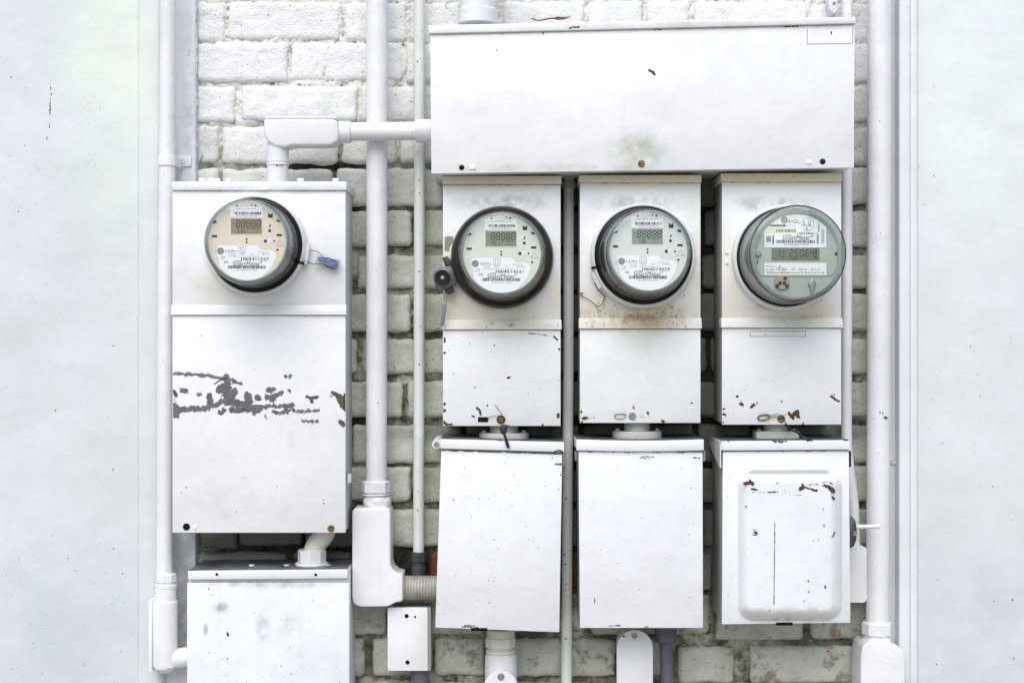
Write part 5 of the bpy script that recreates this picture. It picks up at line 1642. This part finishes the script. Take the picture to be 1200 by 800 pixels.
    barcode(mb, P2, 636, 650, 250, 318, 79, 3.0)
    quad(mb, P2, 316, 326, 255, 318)
    quad(mg, P2, 272, 306, 262, 304)
    txt(mg, P2, 'TYPE II LR', 450, 187, 64, 9)
    txt(mg, P2, '0 1 2 3 4', 296, 325, 46, 8)
    for i in range(5):
        quad(mg, P2, 645 + i * 2.2, 646.2 + i * 2.2, 168, 236)
        quad(mg, P2, 670 + i * 4.5, 672 + i * 4.5, 205 + 3 * i, 315)
    for i in range(28):
        a, b = 2 * math.pi * i / 28, 2 * math.pi * (i + 1) / 28
        mg.add([P2(570 + q * math.cos(c_), 178 - q * math.sin(c_)) for q, c_ in ((46, a), (46, b), (43.5, b), (43.5, a))], [(0, 3, 2, 1)][:1])
    for dx, dy in ((-30, -6), (-20, -6), (8, -6), (20, -6), (-6, 22)):
        quad(mg, P2, 570 + dx - 2, 570 + dx + 2, 178 + dy - 18, 178 + dy + 18)
        quad(mg, P2, 570 + dx - 6, 570 + dx + 6, 178 + dy + 10, 178 + dy + 16)
    mb.build('print', M['ink'], lab, off=Vector(), smooth=False, kind='stuff')
    mg.build('fine_print', M['ink_grey'], lab, off=Vector(), smooth=False, kind='stuff')
    mk.build('emblem', M['sticker'], lab, off=Vector(), smooth=False, kind='stuff')
    mb = MB()
    quad(mb, place(0.0006), 266, 488, 203, 242)
    ys = mb.build('yellowed_sticker', M['sticker_cream'], lab, off=Vector(), smooth=False)
    # lcd
    mb = MB()
    quad(mb, P1, 310, 655, 350, 437)
    lcd = mb.build('display', M['lcd_dark'], t, smooth=False)
    mb = MB()
    seven(mb, '25064', lambda x, y: P2(x, 408 - y), 440, 0, 23, 46, 14, 6.0)
    seven(mb, '01', lambda x, y: P2(x, 388 - y), 364, 0, 12, 24, 8, 3.4)
    mb.add([P2(622, 372), P2(640, 372), P2(631, 354)], [(0, 1, 2)])
    disc(mb, P2, 631, 385, 8, 10)
    disc(mb, P2, 629, 413, 9, 10)
    mb.add([P2(384, 418), P2(398, 418), P2(391, 405)], [(0, 1, 2)])
    mb.add([P2(356, 408), P2(368, 408), P2(362, 398)], [(0, 1, 2)])
    txt(mb, P2, 'kWh', 478, 425, 44, 12)
    mb.build('digits', M['seg'], lcd, off=Vector(), smooth=False, kind='stuff')
    # lower label
    mb = MB()
    quad(mb, P1, 258, 706, 455, 543)
    lb = mb.build('rating_label', M['sticker'], t, smooth=False)
    mb = MB()
    txt(mb, P2, 'Mult by', 300, 481, 64, 13)
    txt(mb, P2, '1', 368, 479, 6, 13)
    quad(mb, P2, 342, 398, 489, 491)
    txt(mb, P2, 'CL 200  120-480V', 345, 504, 156, 12)
    txt(mb, P2, '4W', 464, 503, 28, 12)
    txt(mb, P2, 'FM16S', 536, 503, 58, 12)
    txt(mb, P2, 'Kh 21.6', 626, 502, 66, 12)
    txt(mb, P2, '5678X66010 0890/60Hz CA 0.2 TA 30 Kh 21.6 TU 120', 480, 526, 420, 14)
    mb.build('print', M['ink'], lb, off=Vector(), smooth=False, kind='stuff')
    # plate openings
    mb = MB()
    quad(mb, P1, 766, 788, 380, 402)
    quad(mb, P1, 202, 212, 437, 462)
    mb.build('dial_opening', M['slot'], t, smooth=False, kind='stuff')
    # small round lever boss at left
    mb = MB()
    c = P0(212, 390)
    mb.lathe([(22 * U4, 0), (22 * U4, 0.004), (14 * U4, 0.006), (0.0003, 0.006)], c, AX, 20)
    mb.build('boss', M['inner_grey'], t)
    # optical port cover with five holes
    c = P0(383, 597)
    op = MB().lathe([(55 * U4, 0), (55 * U4, 0.003), (50 * U4, 0.0045), (0.0003, 0.0045)], c, AX, 32).build('optical_port', M['copper'], t)
    mb = MB()
    Q = place(0.0052)
    for x, y in ((404, 567), (368, 603), (400, 603), (347, 624), (418, 624)):
        disc(mb, Q, x, y, 14, 16)
    mb.build('port_hole', M['slot'], op, off=Vector(), smooth=False, kind='stuff')
    # metal turn lever
    mb = MB()
    pts = [(600, 565), (618, 585), (630, 604), (618, 622), (612, 640), (613, 684), (590, 684), (590, 640), (582, 622), (570, 604), (584, 585)]
    mb.poly3([Vector(place(0.006)(x, y)) for x, y in pts], [Vector(place(0.0)(x, y)) for x, y in pts], 0.0012, 2)
    mb.build('turn_lever', M['steel'], t)
    mb = MB()
    for x, y in ((268, 612), (276, 618), (284, 624)):
        mb.tube([Vector(P1(x, y)), Vector(P1(x + 20, y + 22))], 0.0004, 5)
    mb.build('grip_rib', M['inner_dark'], t, kind='stuff')
    # two rivets on the left flank of the ring
    for x, y in ((851.5, 296), (851.5, 308)):
        p = W(x, y, BD) - loc
        MB().lathe([(0.0035, 0), (0.0032, 0.002), (0.0015, 0.003)], p, AX, 12).build('rivet', M['ring_cream'], t)
    return t
e4 = make_big_meter()
# black clamp gaps in the rings and small clamp screws
def clamp(t, ang, r, mat, nm='ring_clamp'):
    a = math.radians(ang)
    p = Vector((r * math.cos(a), -0.014, r * math.sin(a)))
    u = Vector((-math.sin(a), 0, math.cos(a)))
    mb = MB()
    mb.tube([p - u * 0.016, p + u * 0.016], 0.0042, 8)
    mb.tube([p - u * 0.022 , p - u * 0.012], 0.0028, 8)
    return mb.build(nm, mat, t, off=Vector())
clamp(e1, -8, 59.4 * kk(BD) + 0.002, M['ring_white'])
clamp(e3, 208, 61.5 * kk(BD) + 0.001, M['ring_cream'])
def ring_gap(t, ang, ro, depth):
    a = math.radians(ang)
    rad = Vector((math.cos(a), 0, math.sin(a)))
    tan = Vector((-math.sin(a), 0, math.cos(a)))
    pts = []
    for sr in (ro - 0.011, ro + 0.0012):
        for sy in (-0.002, -depth - 0.0012):
            pts.append((sr, sy))
    order = [pts[0], pts[1], pts[3], pts[2]]
    f = [rad * r_ + Vector((0, y_, 0)) + tan * 0.0022 for r_, y_ in order]
    b = [rad * r_ + Vector((0, y_, 0)) - tan * 0.0022 for r_, y_ in order]
    return MB().poly3(f, b).build('ring_gap', M['hole'], t, off=Vector())
ring_gap(e1, -21, 59.4 * kk(BD + .01), 0.024)
ring_gap(e3, 194, 61.5 * kk(BD + .01), 0.024)

# ------------------------------------------------------------------ seals, lock, wire
bs = thing('padlock_seal', 'clear plastic seal with blue insert wired to the beige dial meter', 'seal', W(384, 306, 0.135))
ang = math.radians(-17)
def rot(px, py, cx=384, cy=306.5):
    x, y = px - cx, py - cy
    return (cx + x * math.cos(-ang) - y * math.sin(-ang), cy + x * math.sin(-ang) + y * math.cos(-ang))
MB().prism([rot(*p) for p in rrect(370.5, 397.5, 299.5, 313.5, 2)], 0.136, 0.126, 0.0015, 2).build('clear_case', M['clear'], bs)
MB().prism([rot(*p) for p in rrect(372, 396, 303, 309, 2.6)], 0.1345, 0.1275, 0.0015, 2).build('blue_insert', M['blue'], bs)
MB().prism([rot(*p) for p in rrect(388.5, 396, 301.5, 311.5, 2.6)], 0.1347, 0.1277, 0.0015, 2).build('blue_rotor', M['blue'], bs)
mb = MB()
mb.ptube([(363, 293.5, 0.128), (369, 294, 0.13), (375, 297, 0.134), (379, 302, 0.1365), (385, 302.5, 0.1368), (393, 306, 0.1365)], 0.45, 6, sm=4)
mb.ptube([(360, 306.5, 0.128), (366, 309, 0.13), (372, 309.5, 0.134), (377, 308.5, 0.1365), (383, 311, 0.1368), (391, 314, 0.1366)], 0.45, 6, sm=4)
mb.ptube([(379, 309, 0.1368), (384, 313, 0.1368), (393, 315.5, 0.1366)], 0.7, 6, sm=3)
mb.build('wire', M['wire'], bs)

lk = thing('barrel_lock', 'tarnished metal lock plate with black barrel clamped to the black ring', 'lock', W(519, 327, 0.14))
MB().prism([(509, 317), (517, 313.5), (528.5, 311.5), (531, 319), (535.5, 331), (534, 334.5), (524, 338), (516, 342), (510.5, 337), (507.5, 326)], 0.148, 0.138, 0.0015, 2).build('plate', M['lock'], lk)
MB().prism([(522, 335), (530, 333.5), (532.5, 342), (525, 345.5), (521, 342)], 0.143, 0.134, 0.0015, 2).build('hasp', M['dark_metal'], lk)
br = MB().lathe([(8.8 * kk(.15), 0), (8.8 * kk(.15), 0.012), (8.2 * kk(.15), 0.0135), (6.6 * kk(.15), 0.0135), (6.2 * kk(.15), 0.010), (2.6 * kk(.15), 0.010), (2.2 * kk(.15), 0.0115), (0.0003, 0.0115)], W(518.5, 325.2, 0.146), AX, 26).build('barrel', M['black'], lk)
mb = MB()
mb.lathe([(2.0 * kk(.15), 0), (0.9 * kk(.15), 0.0008), (0.0003, 0.0008)], W(518.5, 325.2, 0.1578), AX, 14)
mb.build('key_pin', M['conduit_dull'], br)
MB().prism([(518, 302), (524, 300), (530, 306), (531, 313), (523, 316)], 0.139, 0.135, 0.001).build('hinge_leaf', M['black_brown'], lk)
tg = thing('seal_tag', 'small grey lead tag hanging on wires from the tarnished lock plate', 'tag', W(520, 368, 0.14))
MB().prism([(519.5, 356), (523.5, 356.5), (520.5, 381), (517.5, 383), (515.5, 381)], 0.139, 0.134, 0.0012, 2).build('tag', M['tag_grey'], tg)
mb = MB()
mb.ptube([(521.5, 342, 0.141), (520.5, 350, 0.14), (520.5, 357, 0.137)], 0.4, 6)
mb.ptube([(523.5, 342, 0.141), (523.5, 350, 0.14), (522.5, 357, 0.137)], 0.4, 6)
mb.ptube([(519, 341, 0.141), (522, 345, 0.142), (526, 342, 0.141)], 0.4, 6)
mb.build('wire', M['steel'], tg)

bk = thing('key_seal', 'black plastic key shaped seal hanging below a rusty screw', 'seal', W(592, 512, 0.16))
MB().prism([(585.5, 500), (588, 498), (593, 498.5), (594.5, 501), (594.5, 505), (592.5, 508), (597, 522), (597.5, 524.5), (594, 525), (590, 510), (586.5, 507)], 0.163, 0.158, 0.001, 2).build('key_body', M['navy_black'], bk)
mb = MB()
mb.ptube([(586, 499.5, 0.161), (590, 497.7, 0.162), (597, 499, 0.161)], 0.8, 8)
mb.ptube([(584.5, 494, 0.127), (587, 497, 0.14), (589, 500, 0.16)], 0.35, 6)
mb.build('wire', M['navy_black'], bk)

lw = thing('loose_wire', 'loose bent dark wire dangling under the ring of the freckled box', 'wire', W(700, 350, 0.13))
mb = MB()
mb.ptube([(696.5, 330.5, 0.126), (700, 338, 0.128), (706, 344, 0.13), (708.5, 348, 0.131), (706.5, 354, 0.131), (703, 359, 0.13), (699, 358, 0.129), (692, 352.5, 0.127), (684, 348, 0.125), (679.5, 345, 0.124)], 0.55, 8, sm=5)
mb.ptube([(677.5, 343.3, 0.122), (683.5, 343.5, 0.122)], 0.6, 6)
mb.build('strand', M['wire'], lw)
